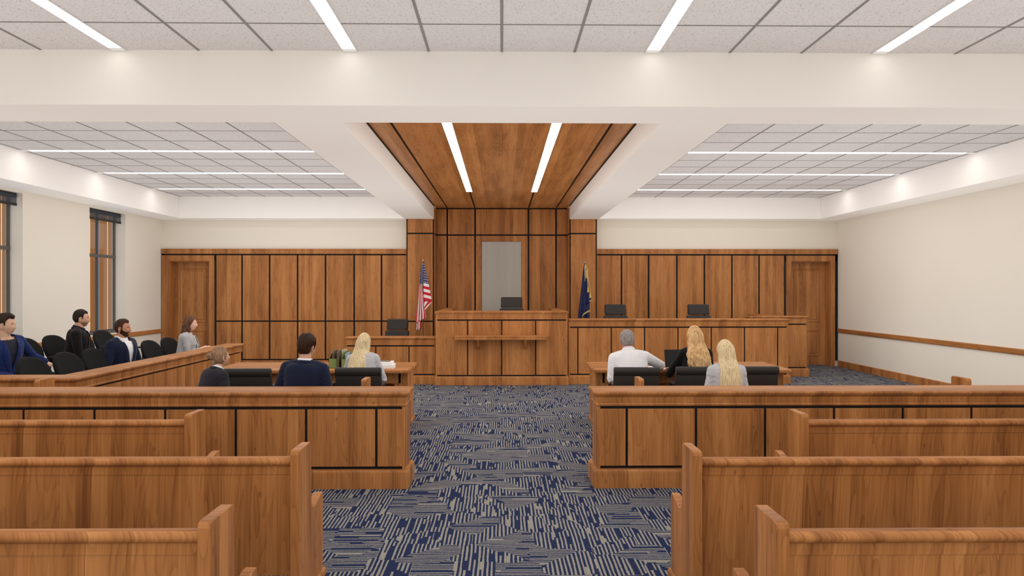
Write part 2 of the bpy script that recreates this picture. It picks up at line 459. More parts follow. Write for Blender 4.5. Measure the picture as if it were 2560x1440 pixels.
    for s in (-1, 1):
        sd = 'left' if s < 0 else 'right'
        a, b = sorted((s*1.516, s*2.16)); o = tr(a, b, 6.53, 15.83, ZS, 3.95, 'beam', 'cream beam on the %s of the wood ceiling' % sd)
        p, q = sorted((s*1.510, s*1.517)); MB().box(p, q, 6.53, 15.3, 3.606, 3.632).build('reveal_strip', MAT['black'], o)
        a, b = sorted((s*7.10, s*WX)); tr(a, b, 6.53, 15.6, ZS, 3.95, 'soffit', 'white soffit along the %s wall' % sd)
        a, b = sorted((s*2.16, s*7.10)); tr(a, b, 15.17, 15.6, ZS, 3.95, 'soffit', 'white soffit over the back wall on the %s' % sd)
    # ---- light lines
    def light(x0, x1, y0, y1, z, label, group, ends=(0,0), m='lamp'):
        t = empty('ceiling_light', ((x0+x1)/2, (y0+y1)/2, z)); tag(t, label, 'ceiling light', group)
        cx_, cy_ = (x0+x1)/2, (y0+y1)/2
        e0, e1 = ends; X = (x1-x0)/2; Y = (y1-y0)/2
        if X < Y: bx_ = (-X, X, -Y+e0, Y-e1); cb = [(-X,X,Y-e1,Y)] if e1 else []
        else: bx_ = (-X+e0, X-e1, -Y, Y); cb = ([(X-e1,X,-Y,Y)] if e1 else []) + ([(-X,-X+e0,-Y,Y)] if e0 else [])
        d = MB().box(*bx_, -.010, .004).build('diffuser', MAT[m], t)
        for q in cb: MB().box(*q, -.010, .004).build('end_lens', MAT['lens'], t)
        #, x1-(x0+x1)/2, y0-(y0+y1)/2, y1-(y0+y1)/2, -.010, .004).build('diffuser', MAT[m], t)
        h = MB(); X = (x1-x0)/2; Y = (y1-y0)/2
        if X < Y:
            h.box(-X-.006, -X, -Y, Y, -.009, .004); h.box(X, X+.006, -Y, Y, -.009, .004)
        else:
            h.box(-X, X, -Y-.006, -Y, -.009, .004); h.box(-X, X, Y, Y+.006, -.009, .004)
        h.build('housing', MAT['alu2'], t)
    names = {-3.275: 'outer left', -1.302: 'inner left', 1.297: 'inner right', 3.272: 'outer right'}
    for x in (-3.275, -1.302, 1.297, 3.272):
        light(x-.055, x+.055, -.5, 5.918, ZC, '%s of the four long white light lines on the near ceiling' % names[x], 'light lines over the gallery', (0,.07), 'lamp_dim')
    for s in (-1, 1):
        for k, y in enumerate((10.185, 12.095, 13.985)):
            a, b = sorted((s*2.165, s*7.095))
            light(a, b, y-.042, y+.042, ZC, '%s of three light lines across the %s tiled ceiling bay' % (('nearest', 'middle', 'farthest')[k], 'left' if s < 0 else 'right'), 'light lines in the side bays', (.16,0) if s < 0 else (0,.16))
        light(s*.621-.054, s*.621+.054, 6.56, 13.13, 3.632, '%s of the two white light lines in the wood ceiling strip' % ('left' if s < 0 else 'right'), 'light lines in the wood ceiling')
    # ---- windows
    for n_, (a, b) in enumerate(ops):
        n_ += 1
        wd = empty('window_%d' % n_, (-WX-.22, (a+b)/2, za)); struct(wd)
        wd['label'] = 'tall grey framed window, %s of the two on the left wall' % ('nearest' if n_ == 1 else 'farther')
        h = (b-a)/2; H = zb-za; zt_ = 2.415-za
        f = MB()
        for y0, y1, z0, z1 in ((-h,-h+.035,0,H),(h-.035,h,0,H),(-h,h,0,.06),(-h,h,H-.05,H),(-.022,.022,0,H)):
            f.box(-.02,.02,y0,y1,z0,z1)
        f.box(-.024,.024,-h,h,zt_-.03,zt_+.03)
        f.build('window_frame', MAT['alu'], wd)
        for y0, y1 in ((-h+.035,-.022),(.022,h-.035)):
            for z0, z1 in ((.06,zt_-.03),(zt_+.03,H-.05)):
                MB().box(-.004,.004,y0,y1,z0,z1).build('pane', MAT['glass'], wd)
        MB().box(.02,.225,-h+.002,h-.002,.0,.022).build('window_sill', MAT['alu'], wd, bevel=.004)
        rb = empty('roller_blind', (-WX-.10, (a+b)/2, zb)); tag(rb, 'rolled up dark see-through blind at the top of the %s window' % ('nearest' if n_ == 1 else 'farther'), 'blind', 'roller blinds on the left windows')
        hb = h-.035
        MB().tube([(0,-hb,-.045),(0,hb,-.045)], .035, 14).build('roller_tube', MAT['shade_roll'], rb, smooth=40)
        MB().box(-.035,.03,-hb-.006,hb+.006,-.022,-.002).build('cassette', MAT['plastic'], rb, bevel=.008)
        MB().box(.026,.028,-hb,hb,-.165,-.02).build('shade', MAT['shade'], rb)
        MB().box(.018,.036,-hb,hb,-.205,-.16).build('bottom_bar', MAT['plastic'], rb, bevel=.005)
    # ---- facade fins with light lines outside
    for k, (y, ya, yb_) in enumerate(((12.39,-.25,.25), (15.02,-.03,.20), (15.69,-.14,.21))):
        e = empty('exterior_fin', (-9.0, y, 0)); tag(e, 'brown facade fin with an amber light line, %s' % ('seen through the nearest window', 'in the near half of the farther window', 'in the far half of the farther window')[k], 'facade fin', 'facade fins outside')
        MB().box(-.05,.05,ya,yb_,-.1,4.2).build('fin', MAT['fin'], e)
        MB().box(.050,.054,-.008,.008,0,4.2).build('light_line', MAT['warm'], e)

def world_and_camera():
    w = bpy.data.worlds.new('dusk'); SC.world = w; w.use_nodes = True
    bg = w.node_tree.nodes['Background']; bg.inputs[0].default_value = (.42,.40,.47,1); bg.inputs[1].default_value = .75
    cam = bpy.data.cameras.new('camera'); o = bpy.data.objects.new('camera', cam); COL.objects.link(o)
    cam.sensor_width = 36.; cam.sensor_fit = 'HORIZONTAL'; cam.lens = 36.*1715/2560
    cam.shift_x = (1280-1277.4)/2560; cam.shift_y = (726-720)/2560
    o.location = (0, 0, 1.737); o.rotation_euler = (PI/2, 0, -math.atan(22.9/1715))
    cam.clip_start = .05
    SC.camera = o
    SC.view_settings.view_transform = 'Standard'; SC.view_settings.look = 'None'; SC.view_settings.gamma = 1.
    SC.view_settings.exposure = EXPO; SC.view_settings.use_curve_mapping = False
    SC.cycles.use_denoising = True; SC.cycles.max_bounces = 7; SC.cycles.diffuse_bounces = 4; SC.cycles.use_adaptive_sampling = True; SC.cycles.adaptive_threshold = .02
    try: SC.cycles.denoiser = 'OPENIMAGEDENOISE'
    except Exception: pass
    SC.cycles.sample_clamp_indirect = 6.
    # soft ambient fill computed by the renderer
    SC.cycles.use_fast_gi = True; SC.cycles.fast_gi_method = 'ADD'
    w.light_settings.ao_factor = AMB; w.light_settings.distance = 3.2
def capprof(zt, t, over):
    """moulded cap: fascia foot bead, frieze, cove, rounded nose; (inset, z) from the bottom up; inset 0 = nose"""
    return [(over+.010,zt-t),(over+.004,zt-t+.006),(over+.002,zt-t+.016),(over+.010,zt-t+.026),(over+.008,zt-t+.034),(over+.008,zt-.052),(over+.0,zt-.046),(over-.004,zt-.040),
            (.010,zt-.034),(.003,zt-.026),(0,zt-.016),(.003,zt-.006),(.011,zt)]
def baseprof(h):
    return [(0,0),(0,h-.03),(.003,h-.014),(.012,h-.003),(.03,h)]

def counter(root, x0, x1, y0, y1, zt, lines, base=.155, reveal=.024, capt=.135, endgap=.03, cap=True, ins=.032, flush=(0,0)):
    """panelled counter in root space. x0..x1,y0..y1 = outer plan of cap and base; lines = x of upright reveals on the front"""
    W = MAT['wood']
    i0 = 0. if flush[0] else ins; i1 = 0. if flush[1] else ins; fl = (not flush[0], not flush[1])
    zf = zt - capt
    core = MB().box(x0+i0+.012, x1-i1-.012, y0+ins+.012, y1-ins-.012, .0, zf+.01)
    core.build('reveal_backing', MAT['black'], root)
    MB().loftrect(x0, x1, y0, y1, baseprof(base), fl).build('base', W, root, smooth=40)
    if cap:
        MB().loftrect(x0, x1, y0, y1, capprof(zt, capt, min(.022, ins*.66)), fl).build('cap', W, root, smooth=30)
    g = .011; za, zb = base+reveal, zf-reveal
    # front panels; end posts run full height so that the reveals stop short of the corners
    xs = [x0+i0] + list(lines) + [x1-i1]
    for i in range(len(xs)-1):
        a = xs[i] + (g if i else 0); b = xs[i+1] - (g if i < len(xs)-2 else 0)
        MB().box(a, b, y0+ins, y0+ins+.03, za, zb).build('panel', W, root, bevel=.002)
    for s, xe in ((0, x0+i0), (1, x1-i1)):
        a, b = (xe, xe+endgap) if s == 0 else (xe-endgap, xe)
        MB().box(a, b, y0+ins+.001, y0+ins+.02, base-.03, zf+.01).build('corner_stile', W, root)
        a, b = (xe, xe+.02) if s == 0 else (xe-.02, xe)
        MB().box(a, b, y0+ins+.03, y1-ins, base-.02, zf+.01).build('end_panel', W, root, bevel=.002)
    MB().box(x0+i0, x1-i1, y1-ins-.02, y1-ins, base-.02, zf+.01).build('back_panel', W, root, bevel=.002)

def bars():
    for s, lab in ((-1, 'left'), (1, 'right')):
        r = empty('gallery_bar', (0, 6.01, 0)); tag(r, 'low panelled wooden bar across the gallery, the half %s of the aisle' % lab, 'bar', 'gallery bar halves')
        x0, x1 = (-5.75, -.814) if s < 0 else (.807, 5.75)
        ls = [s*(1.103+.6145*k) for k in range(8)]; ls = sorted(q for q in ls if x0+.1 < q < x1-.1)
        counter(r, x0, x1, 0, .38, .848, ls, base=.165, capt=.132)

def jury_rail():
    r = empty('jury_box_rail', (-4.35, 7.06, 0)); tag(r, 'panelled wooden rail enclosing the jury box on two sides', 'rail')
    W = MAT['wood']; B = MAT['black']
    # plan (outer nose): L-shaped, local origin at the outer corner; long run along +y, short run along -x
    Lx, Ly, d = -3.28, 4.63, .32
    def ring(q, z):      # inset q
        return [(Lx,0+q,z),(0-q,0+q,z),(0-q,Ly-q,z),(-d+q,Ly-q,z),(-d+q,d-q,z),(Lx,d-q,z)]
    zt = .84; ct = .135
    def L_(name, prof, m):
        return MB().rings([ring(q,z) for q, z in prof]).build(name, m, r, smooth=30)
    L_('base', baseprof(.16), W)
    L_('reveal_backing', [(.057,0),(.057,zt-ct+.01)], B)
    L_('cap', capprof(zt, ct, .028), W)
    za, zb = .178, zt-ct-.018
    ys = [.045] + [.42+.62*k for k in range(7)] + [Ly-.045]
    for i in range(len(ys)-1):
        MB().box(-.075, -.045, ys[i]+(.004 if i else 0), ys[i+1]-(.004 if i < len(ys)-2 else 0), za, zb).build('panel', W, r, bevel=.002)
    xs = [Lx] + [-2.9+.62*k for k in range(5)] + [-.045]
    for i in range(len(xs)-1):
        MB().box(xs[i]+(.004 if i else 0), xs[i+1]-(.004 if i < len(xs)-2 else 0), .045, .075, za, zb).build('panel', W, r, bevel=.002)
    MB().box(-d+.045, -.045, Ly-.065, Ly-.045, .14, zt-ct+.01).build('end_panel', W, r, bevel=.002)
    MB().box(-.074, -.046, Ly-.12, Ly-.046, .14, zt-ct+.01).build('corner_stile', W, r)
    # raised floor for the rear row
    f = struct(MB().box(-WX, -5.95, 7.4, 13.2, 0, .115).build('floor', MAT['carpet']), 'carpeted step under the rear jury row')

def pews():
    W = MAT['wood']
    def pew(loc, x0, x1, label, group, dep=.49, bd=0.):
        r = empty('pew', loc); tag(r, label, 'pew', group)
        for a, b in ((x0, x0+.05), (x1-.05, x1)):
            e = MB(); H = .874; q = .024
            pr = [(0,.0),(dep,.0),(dep,.470)]
            pr += [(dep-.012+.012*math.cos(t), .501+.012*math.sin(t)) for t in (0,.8,1.57)]
            pr += [(dep-.05,.513)]
            # hollow up from the arm to the tall part
            xt = .235
            for k in range(9):
                t = PI/2 + k*(PI/2)/8*1.15
                pr.append((xt+.075+.075*math.cos(t)*1.0 - 0, .535-.0 - .055*math.sin(t) + (.0 if k < 8 else .0)))
            pr += [(xt, .60), (xt, H-q), (xt-.006, H-.006), (xt-q, H), (q, H), (.007, H-.007), (0, H-q)]
            e.prism(pr, 'x', a, b)
            ep = e.build('end_panel', W, r, bevel=.004)
            MB().loftrect(a-.012, b+.012, .0-.012, dep+.03, [(0,0),(0,.03),(.006,.042),(.012,.046)]).build('foot_block', W, r)
        MB().prism([(.075,.17),(.10,.17),(.085,.81-bd),(.055,.81-bd)], 'x', x0+.05, x1-.05).build('backrest', W, r)
        MB().prism([(.0535,.732-bd),(.065,.732-bd),(.062,.80-bd),(.050,.80-bd)], 'x', x0+.05, x1-.05).build('rail_shade_band', W, r)  # thin band added to stand for the shadow strip below the top rail
        n = 18; c = (.064, .802-bd); rp = [(c[0]+.036*math.cos(2*PI*k/n), c[1]+.026*math.sin(2*PI*k/n)) for k in range(n)]
        MB().prism(rp, 'x', x0+.05, x1-.05).build('top_rail', W, r, smooth=50)
        MB().prism([(.09,.40),(dep-.03,.42),(dep-.01,.43),(dep-.01,.445),(dep-.03,.455),(.09,.435)], 'x', x0+.05, x1-.05).build('seat', W, r, smooth=40)
        return r
    rows = [(2.57, 1.085, 'nearest'), (3.71, 1.09, 'middle'), (4.80, 2.16, 'front')]
    for y, xa, nm in rows:
        pew((0,y,0), -5.75, -xa, {'nearest':'wooden pew nearest the camera on the left of the aisle','middle':'wooden pew in the middle row left of the aisle, reaching farthest into it','front':'shorter wooden pew close behind the left half of the bar'}[nm], 'gallery pews')
    for y, xa, nm in ((2.535, 1.02, 'nearest'), (3.66, 1.025, 'middle'), (4.75, 2.09, 'front')):
        pew((0,y,0), xa, 5.75, {'nearest':'wooden pew nearest the camera on the right of the aisle','middle':'wooden pew in the middle row right of the aisle, reaching farthest into it','front':'shorter wooden pew close behind the right half of the bar'}[nm], 'gallery pews')
    pew((0,6.655,0), -4.50, -1.312, 'wooden pew beyond the left half of the bar, only its end tops showing', 'pews inside the bar', .37, .05)
    pew((0,6.655,0), 1.335, 4.60, 'wooden pew beyond the right half of the bar, only its end tops showing', 'pews inside the bar', .37, .05)

def tables():
    W = MAT['wood']
    for s, lab in ((-1, 'left counsel table with books and green file holders on it'), (1, 'right counsel table with an open laptop on it')):
        r = empty('counsel_table', (s*2.39, 8.99, 0)); tag(r, 'long wooden '+lab, 'table', 'counsel tables')
        X, Y = 1.235, .47
        MB().loftrect(-X, X, -Y, Y, [(.022,.705),(.004,.708),(0,.716),(0,.735),(.004,.745),(.014,.75)]).build('tabletop', W, r, smooth=30)
        MB().box(-X+.12, X-.12, -.30, -.275, .56, .706).build('apron', W, r, bevel=.003)
        MB().box(-X+.12, X-.12, .275, .30, .56, .706).build('apron', W, r, bevel=.003)
        MB().box(-X+.2, X-.2, -.02, .02, .05, .56).build('modesty_panel', W, r)
        for e in (-1, 1):
            a, b = sorted((e*(X-.035), e*(X-.155)))
            l = MB().box(a, b, -.30, .30, .045, .70).build('leg', W, r, bevel=.004)
            MB().loftrect(a-.012, b+.012, -.335, .335, [(0,0),(0,.04),(.008,.052)]).build('foot', W, l)
            # stepped bracket on the inner side
            br = MB(); x = e*(X-.155)
            for d0, z0, z1 in ((.135,.672,.706),(.118,.63,.672),(.10,.598,.63),(.075,.55,.598),(.05,.45,.55)):
                p, q = sorted((x, x-e*d0)); br.box(p, q, -.29, .29, z0, z1)
            br.build('bracket', W, l, bevel=.004)

def benches():
    W = MAT['wood']
    # ---- judge bench
    r = empty('judge_bench', (0, 12.57, 0)); tag(r, 'tall central wooden judge bench with a ledge on its front', 'bench')
    x0, x1 = -1.232, 1.226; zt = 1.352
    counter(r, x0, x1, .0, .62, zt, [-.626, -.003, .62], base=.162, capt=.15, ins=.016)
    for s in (-1, 1):
        a, b = sorted((s*1.232, s*1.02))
        MB().loftrect(a, b, .60, 2.70, [(.03,0),(.03,zt-.05),(.01,zt-.034),(.003,zt-.026),(0,zt-.016),(.003,zt-.006),(.011,zt)]).build('side_wing', W, r, smooth=30)
    lg = MB().loftrect(-.852, .85, -.235, .05, [(.004,.847),(.004,.893),(0,.897),(0,.912),(.005,.917)]).build('ledge', W, r, smooth=30)
    for x in (-.428, .428):
        MB().prism([(.05,.848),(-.20,.848),(-.19,.82),(-.06,.70),(-.01,.66),(.05,.655)], 'x', x-.02, x+.02).build('bracket', W, lg, bevel=.002)
    # raised floors behind the benches
    struct(MB().box(-1.18, 1.18, 13.2, 15.28, 0, .45).build('floor', MAT['carpet']), 'raised floor behind the judge bench')
    struct(MB().box(1.26, 5.2, 13.12, 15.28, 0, .30).build('floor', MAT['carpet']), 'raised floor behind the clerk counter')
    # ---- witness stand, left
    r = empty('witness_stand', (0, 12.70, 0)); tag(r, 'lower wooden panelled stand left of the judge bench', 'witness stand')
    counter(r, -2.905, -1.236, .0, .40, .872, [-2.334, -1.719], base=.165, capt=.152, endgap=.012, flush=(0,1))
    # ---- clerk counter, right
    r = empty('clerk_counter', (0, 12.69, 0)); tag(r, 'long wooden panelled counter right of the judge bench', 'counter')
    counter(r, 1.236, 5.372, .0, .40, 1.205, [1.413+.6217*k for k in range(7)], base=.165, capt=.142, endgap=.03, flush=(1,0))
    r = empty('side_counter', (0, 13.75, 0)); tag(r, 'short wooden counter stepped back past the end of the clerk counter', 'counter')
    counter(r, 5.0, 6.205, .0, .34, 1.215, [], base=.165, capt=.152, endgap=.03)
    MB().loftrect(5.5, 5.75, .33, 1.6, [(.03,0),(.03,1.165),(.01,1.181),(.003,1.189),(0,1.199),(.003,1.209),(.011,1.215)]).build('return_wall', W, r, smooth=30)
def pad(outline, layers, bend, T=None):
    """cushion from an outline [(a,b)]; layers [(scale, depth)]; bend(a,b,d)->xyz"""
    ca = sum(p[0] for p in outline)/len(outline); cb = sum(p[1] for p in outline)/len(outline)
    mb = MB(); rs = []
    L0 = [(.02, layers[0][1]+.004), (.45, layers[0][1]+.003), (.8, layers[0][1])] + layers + [(.8, layers[-1][1]), (.45, layers[-1][1]), (.02, layers[-1][1])]
    for sc, d in L0:
        rs.append([bend(ca+(a-ca)*sc, cb+(b-cb)*sc, d) for a, b in outline])
    return mb.rings(rs)

def jury_chair():
    t = empty('jury_chair'); F = MAT['fabric_black']; P = MAT['plastic']
    # backrest outline in (x, h); h along the reclined back
    o = []
    n = 36
    for k in range(n):
        a = 2*PI*k/n
        ca, sa = math.cos(a), math.sin(a)
        w = .245 if sa >= 0 else .215
        hh = .30 if sa >= 0 else .235
        e = .8 if sa >= 0 else .55
        x = math.copysign(abs(ca)**e, ca)*w; h = .27 + math.copysign(abs(sa)**(.8 if sa >= 0 else .55), sa)*hh
        o.append((x*(1-.22*max(0, (.36-h)/.33)), h))
    rec = .40
    def bend(a, b, d):
        y = d + .55*a*a*.9
        z0 = .435
        return (a, -.205 + y*math.cos(rec) - b*math.sin(rec), z0 + b*math.cos(rec) + y*math.sin(rec))
    pad(o, [(.90,.030),(.97,.022),(1.,.006),(1.,-.010),(.96,-.022),(.9,-.026)], bend).build('backrest', F, t, smooth=50)
    # seat
    so = []
    for k in range(32):
        a = 2*PI*k/32; ca, sa = math.cos(a), math.sin(a)
        so.append((math.copysign(abs(ca)**.5, ca)*.232, math.copysign(abs(sa)**.5, sa)*.235+.02))
    pad(so, [(.9,.035),(.97,.028),(1.,.008),(1.,-.018),(.94,-.032)], lambda a,b,d: (a, b, .435+d - .06*(b < -.1)*(abs(b)-.1))).build('seat', F, t, smooth=50)
    for s in (-1, 1):
        x = s*.248
        MB().tube([(x,.20,0),(x,.19,.35),(x,.175,.63)], .0135, 8).build('leg', P, t, smooth=50)
        MB().tube([(x,-.26,0),(x,-.21,.40),(x,-.215,.60),(x,-.225,.655)], .0135, 8).build('leg', P, t, smooth=50)
        a = MB(); rs = []
        for y, w, z in ((-.24,.015,.652),(-.20,.020,.662),(0,.022,.668),(.15,.022,.662),(.195,.020,.648),(.205,.012,.635)):
            rs.append([(x-w,y,z-.012),(x+w,y,z-.012),(x+w,y,z+.008),(x+w*.7,y,z+.014),(x-w*.7,y,z+.014),(x-w,y,z+.008)])
        a.rings(rs).build('armrest', P, t, smooth=60)
        MB().tube([(x,-.20,.41),(x,.19,.41)], .011, 8).build('side_rail', P, t, smooth=50)
    MB().tube([(-.248,-.2,.41),(.248,-.2,.41)], .011, 8).build('cross_bar', P, t, smooth=50)
    return t

def star_base(t, zs):
    P = MAT['plastic']
    MB().lathe([(.028,.07),(.028,.25),(.02,.25),(.02,zs-.03),(.06,zs-.03),(.06,zs)], 16).build('gas_column', MAT['chrome'], t, smooth=40)
    for k in range(5):
        a = 2*PI*k/5+.3; c, s = math.cos(a), math.sin(a)
        rs = []
        for d, w, z0, z1 in ((.02,.024,.07,.11),(.14,.02,.065,.098),(.27,.013,.055,.078)):
            rs.append([(c*d-s*w, s*d+c*w, z0),(c*d+s*w, s*d-c*w, z0),(c*d+s*w, s*d-c*w, z1),(c*d-s*w, s*d+c*w, z1)])
        f = MB().rings(rs).build('base_arm', P, t, bevel=.003)
        MB().tube([(c*.255-s*.022, s*.255+c*.022, .028),(c*.255+s*.022, s*.255-c*.022, .028)], .028, 12).build('caster', P, f, smooth=40)

def rslab(prof, x, rnd=.03):
    """profile (y,z) extruded along x with rounded outer corners"""
    return MB().prism(prof, 'x', -x, x)

def exec_chair(high):
    t = empty('swivel_chair'); Lm = MAT['leather']; P = MAT['plastic']
    star_base(t, .42)
    so = []
    for k in range(36):
        a = 2*PI*k/36; ca, sa = math.cos(a), math.sin(a)
        so.append((math.copysign(abs(ca)**.32, ca)*.255, math.copysign(abs(sa)**.32, sa)*.25))
    pad(so, [(.88,.05),(.96,.042),(1.,.012),(1.,-.03),(.95,-.045)], lambda a,b,d: (a, b+.02, .465+d)).build('seat', Lm, t, smooth=50)
    def plate(name, w0, w1, z0, z1, y0, y1, th, r=.06, roll=0):
        o = []
        m = 10
        # rounded trapezoid outline (x,z)
        cs = [(w0-r, z0+r*.6, -PI/2, 0), (w1-r*.6, z1-r*.6, 0, PI/2), (-w1+r*.6, z1-r*.6, PI/2, PI), (-w0+r, z0+r*.6, PI, 1.5*PI)]
        rr = [r*.6]*4
        for (cx, cz, a0, a1), q in zip(cs, rr):
            for k in range(6):
                a = a0+(a1-a0)*k/5; o.append((cx+q*math.cos(a), cz+q*math.sin(a)))
        H = z1-z0
        def bd(a, b, d):
            f = (b-z0)/H
            return (a, y0+(y1-y0)*f + d + .35*a*a, b)
        lay = [(.88,th*.62),(.955,th*.5),(.995,th*.2),(1.,-th*.1),(.995,-th*.36),(.96,-th*.5)]
        return pad(o, lay, bd).build(name, Lm, t, smooth=50)
    if high:
        plate('backrest', .268, .252, .50, .915, -.20, -.275, .075)
        plate('headrest', .245, .222, .925, 1.145, -.275, -.315, .085, .05)
    else:
        b = MB()
        # back seen from behind: padded band across the top above a flat panel
        pr = [(-.215,.50),(-.165,.50),(-.185,.70),(-.205,.80),(-.215,.855),(-.228,.876),(-.250,.884),(-.272,.876),(-.284,.855),(-.284,.835),(-.276,.808),(-.262,.795),(-.252,.790),(-.254,.783),(-.240,.70)]
        b.prism(pr, 'x', -.253, .253).build('backrest', Lm, t, smooth=40, bevel=.008, seg=3)
    for s in (-1, 1):
        x = s*.225
        a = MB().tube([(x*.86,.02,.44),(x,.03,.46),(x,.10,.55),(x,.11,.63),(x,.08,.655),(x,-.12,.655),(x,-.19,.64),(x*.93,-.215,.60)], .015, 8).build('armrest', P, t, smooth=50)
        MB().box(x-.028,x+.028,-.15,.10,.662,.682).build('arm_pad', Lm, a, bevel=.008)
    return t

def chairs():
    # jury box: two rows facing the middle of the room
    j0 = jury_chair(); first = [True]
    def put(x, y, z, rz, label, group):
        c = j0 if first[0] else copy_tree(j0); first[0] = False
        c.location = (x, y, z); c.rotation_euler = (0, 0, rz); tag(c, label, 'chair', group)
        return c
    fr = [('rounded black chair back just behind the corner of the jury rail, left of two',8.02),('rounded black chair back above the bend of the jury rail, next after the corner one',8.66),
          ('black front row jury chair just left of the bearded man, nearer the camera',9.24),('black jury chair the bearded man in the navy suit sits on',9.86),('black jury chair between the bearded man and the woman in the light blazer',10.72),('black jury chair the woman in the light blazer sits on',11.33)]
    for lab, y in fr:
        put(-5.12 if y != 9.86 else -5.26, y, 0, -PI/2-.12, lab, 'front row jury chairs')
    bk = [('black jury chair the man in the bright blue suit sits on',8.40),('black rear row jury chair beside the arm of the man in the blue suit',9.02),('black rear row jury chair under the window wall, left of the man in black',9.58),
          ('black rear row jury chair the man in black sits on',10.18),('black rear row jury chair under the farther window, behind the bearded man',10.80),('last black rear row jury chair, nearest the left door',11.42)]
    for lab, y in bk:
        put(-6.26, y, .115, -PI/2-.12, lab, 'rear row jury chairs')
    # counsel tables
    c0 = exec_chair(False); first = True
    for x, y, rz, lab in ((-2.79,7.80,.02,'black leather chair at the left table beside the woman with a bun'),(-2.17,7.84,0,'black leather chair hidden behind the man in the navy suit'),(-1.59,7.87,0,'black leather chair at the left table in front of the long blond hair'),
                      (1.50,7.86,0,'black leather chair the grey haired man in a white shirt sits on'),(2.20,7.90,0,'black leather chair of the wavy blond woman, middle of the three at the right table'),(2.86,7.93,0,'black leather chair at the right end of the right table, empty')):
        c = c0 if first else copy_tree(c0); first = False
        c.location = (x, y, 0); c.rotation_euler = (0,0,rz); tag(c, lab, 'chair', 'counsel table chairs')
    # behind the benches
    h0 = exec_chair(True); first = True
    for x, y, z, lab in ((.205,14.05,.45,'black high backed chair behind the judge bench before the grey panel'),(-2.19,13.95,0,'black high backed chair behind the witness stand near the striped flag'),
                      (2.375,14.05,.30,'black high backed chair behind the clerk counter, the one nearer the blue flag'),(4.12,14.05,.30,'black high backed chair behind the clerk counter, the one nearer the right door')):
        c = h0 if first else copy_tree(h0); first = False
        c.location = (x, y, z); c.rotation_euler = (0,0,PI + (-.12 if x < -1 else 0)); tag(c, lab, 'chair', 'chairs behind the benches')

def grid_cloth(rows, name, mat, parent, uvs=None, thick=.004):
    """rows: list of rows of xyz; uvs the same shape"""
    n = len(rows[0]); vs = [p for r in rows for p in r]; fs = []
    for i in range(len(rows)-1):
        for k in range(n-1):
            fs.append((i*n+k, i*n+k+1, (i+1)*n+k+1, (i+1)*n+k))
    me = bpy.data.meshes.new(name); me.from_pydata(vs, [], fs)
    if uvs:
        fl = [q for r in uvs for q in r]; ul = me.uv_layers.new(name='flag')
        for l in me.loops: ul.data[l.index].uv = fl[l.vertex_index]
    me.materials.append(mat); me.polygons.foreach_set('use_smooth', [True]*len(me.polygons))
    o = bpy.data.objects.new(name, me); COL.objects.link(o); o.parent = parent
    sd = o.modifiers.new('thick', 'SOLIDIFY'); sd.thickness = thick; sd.offset = 0
    return o

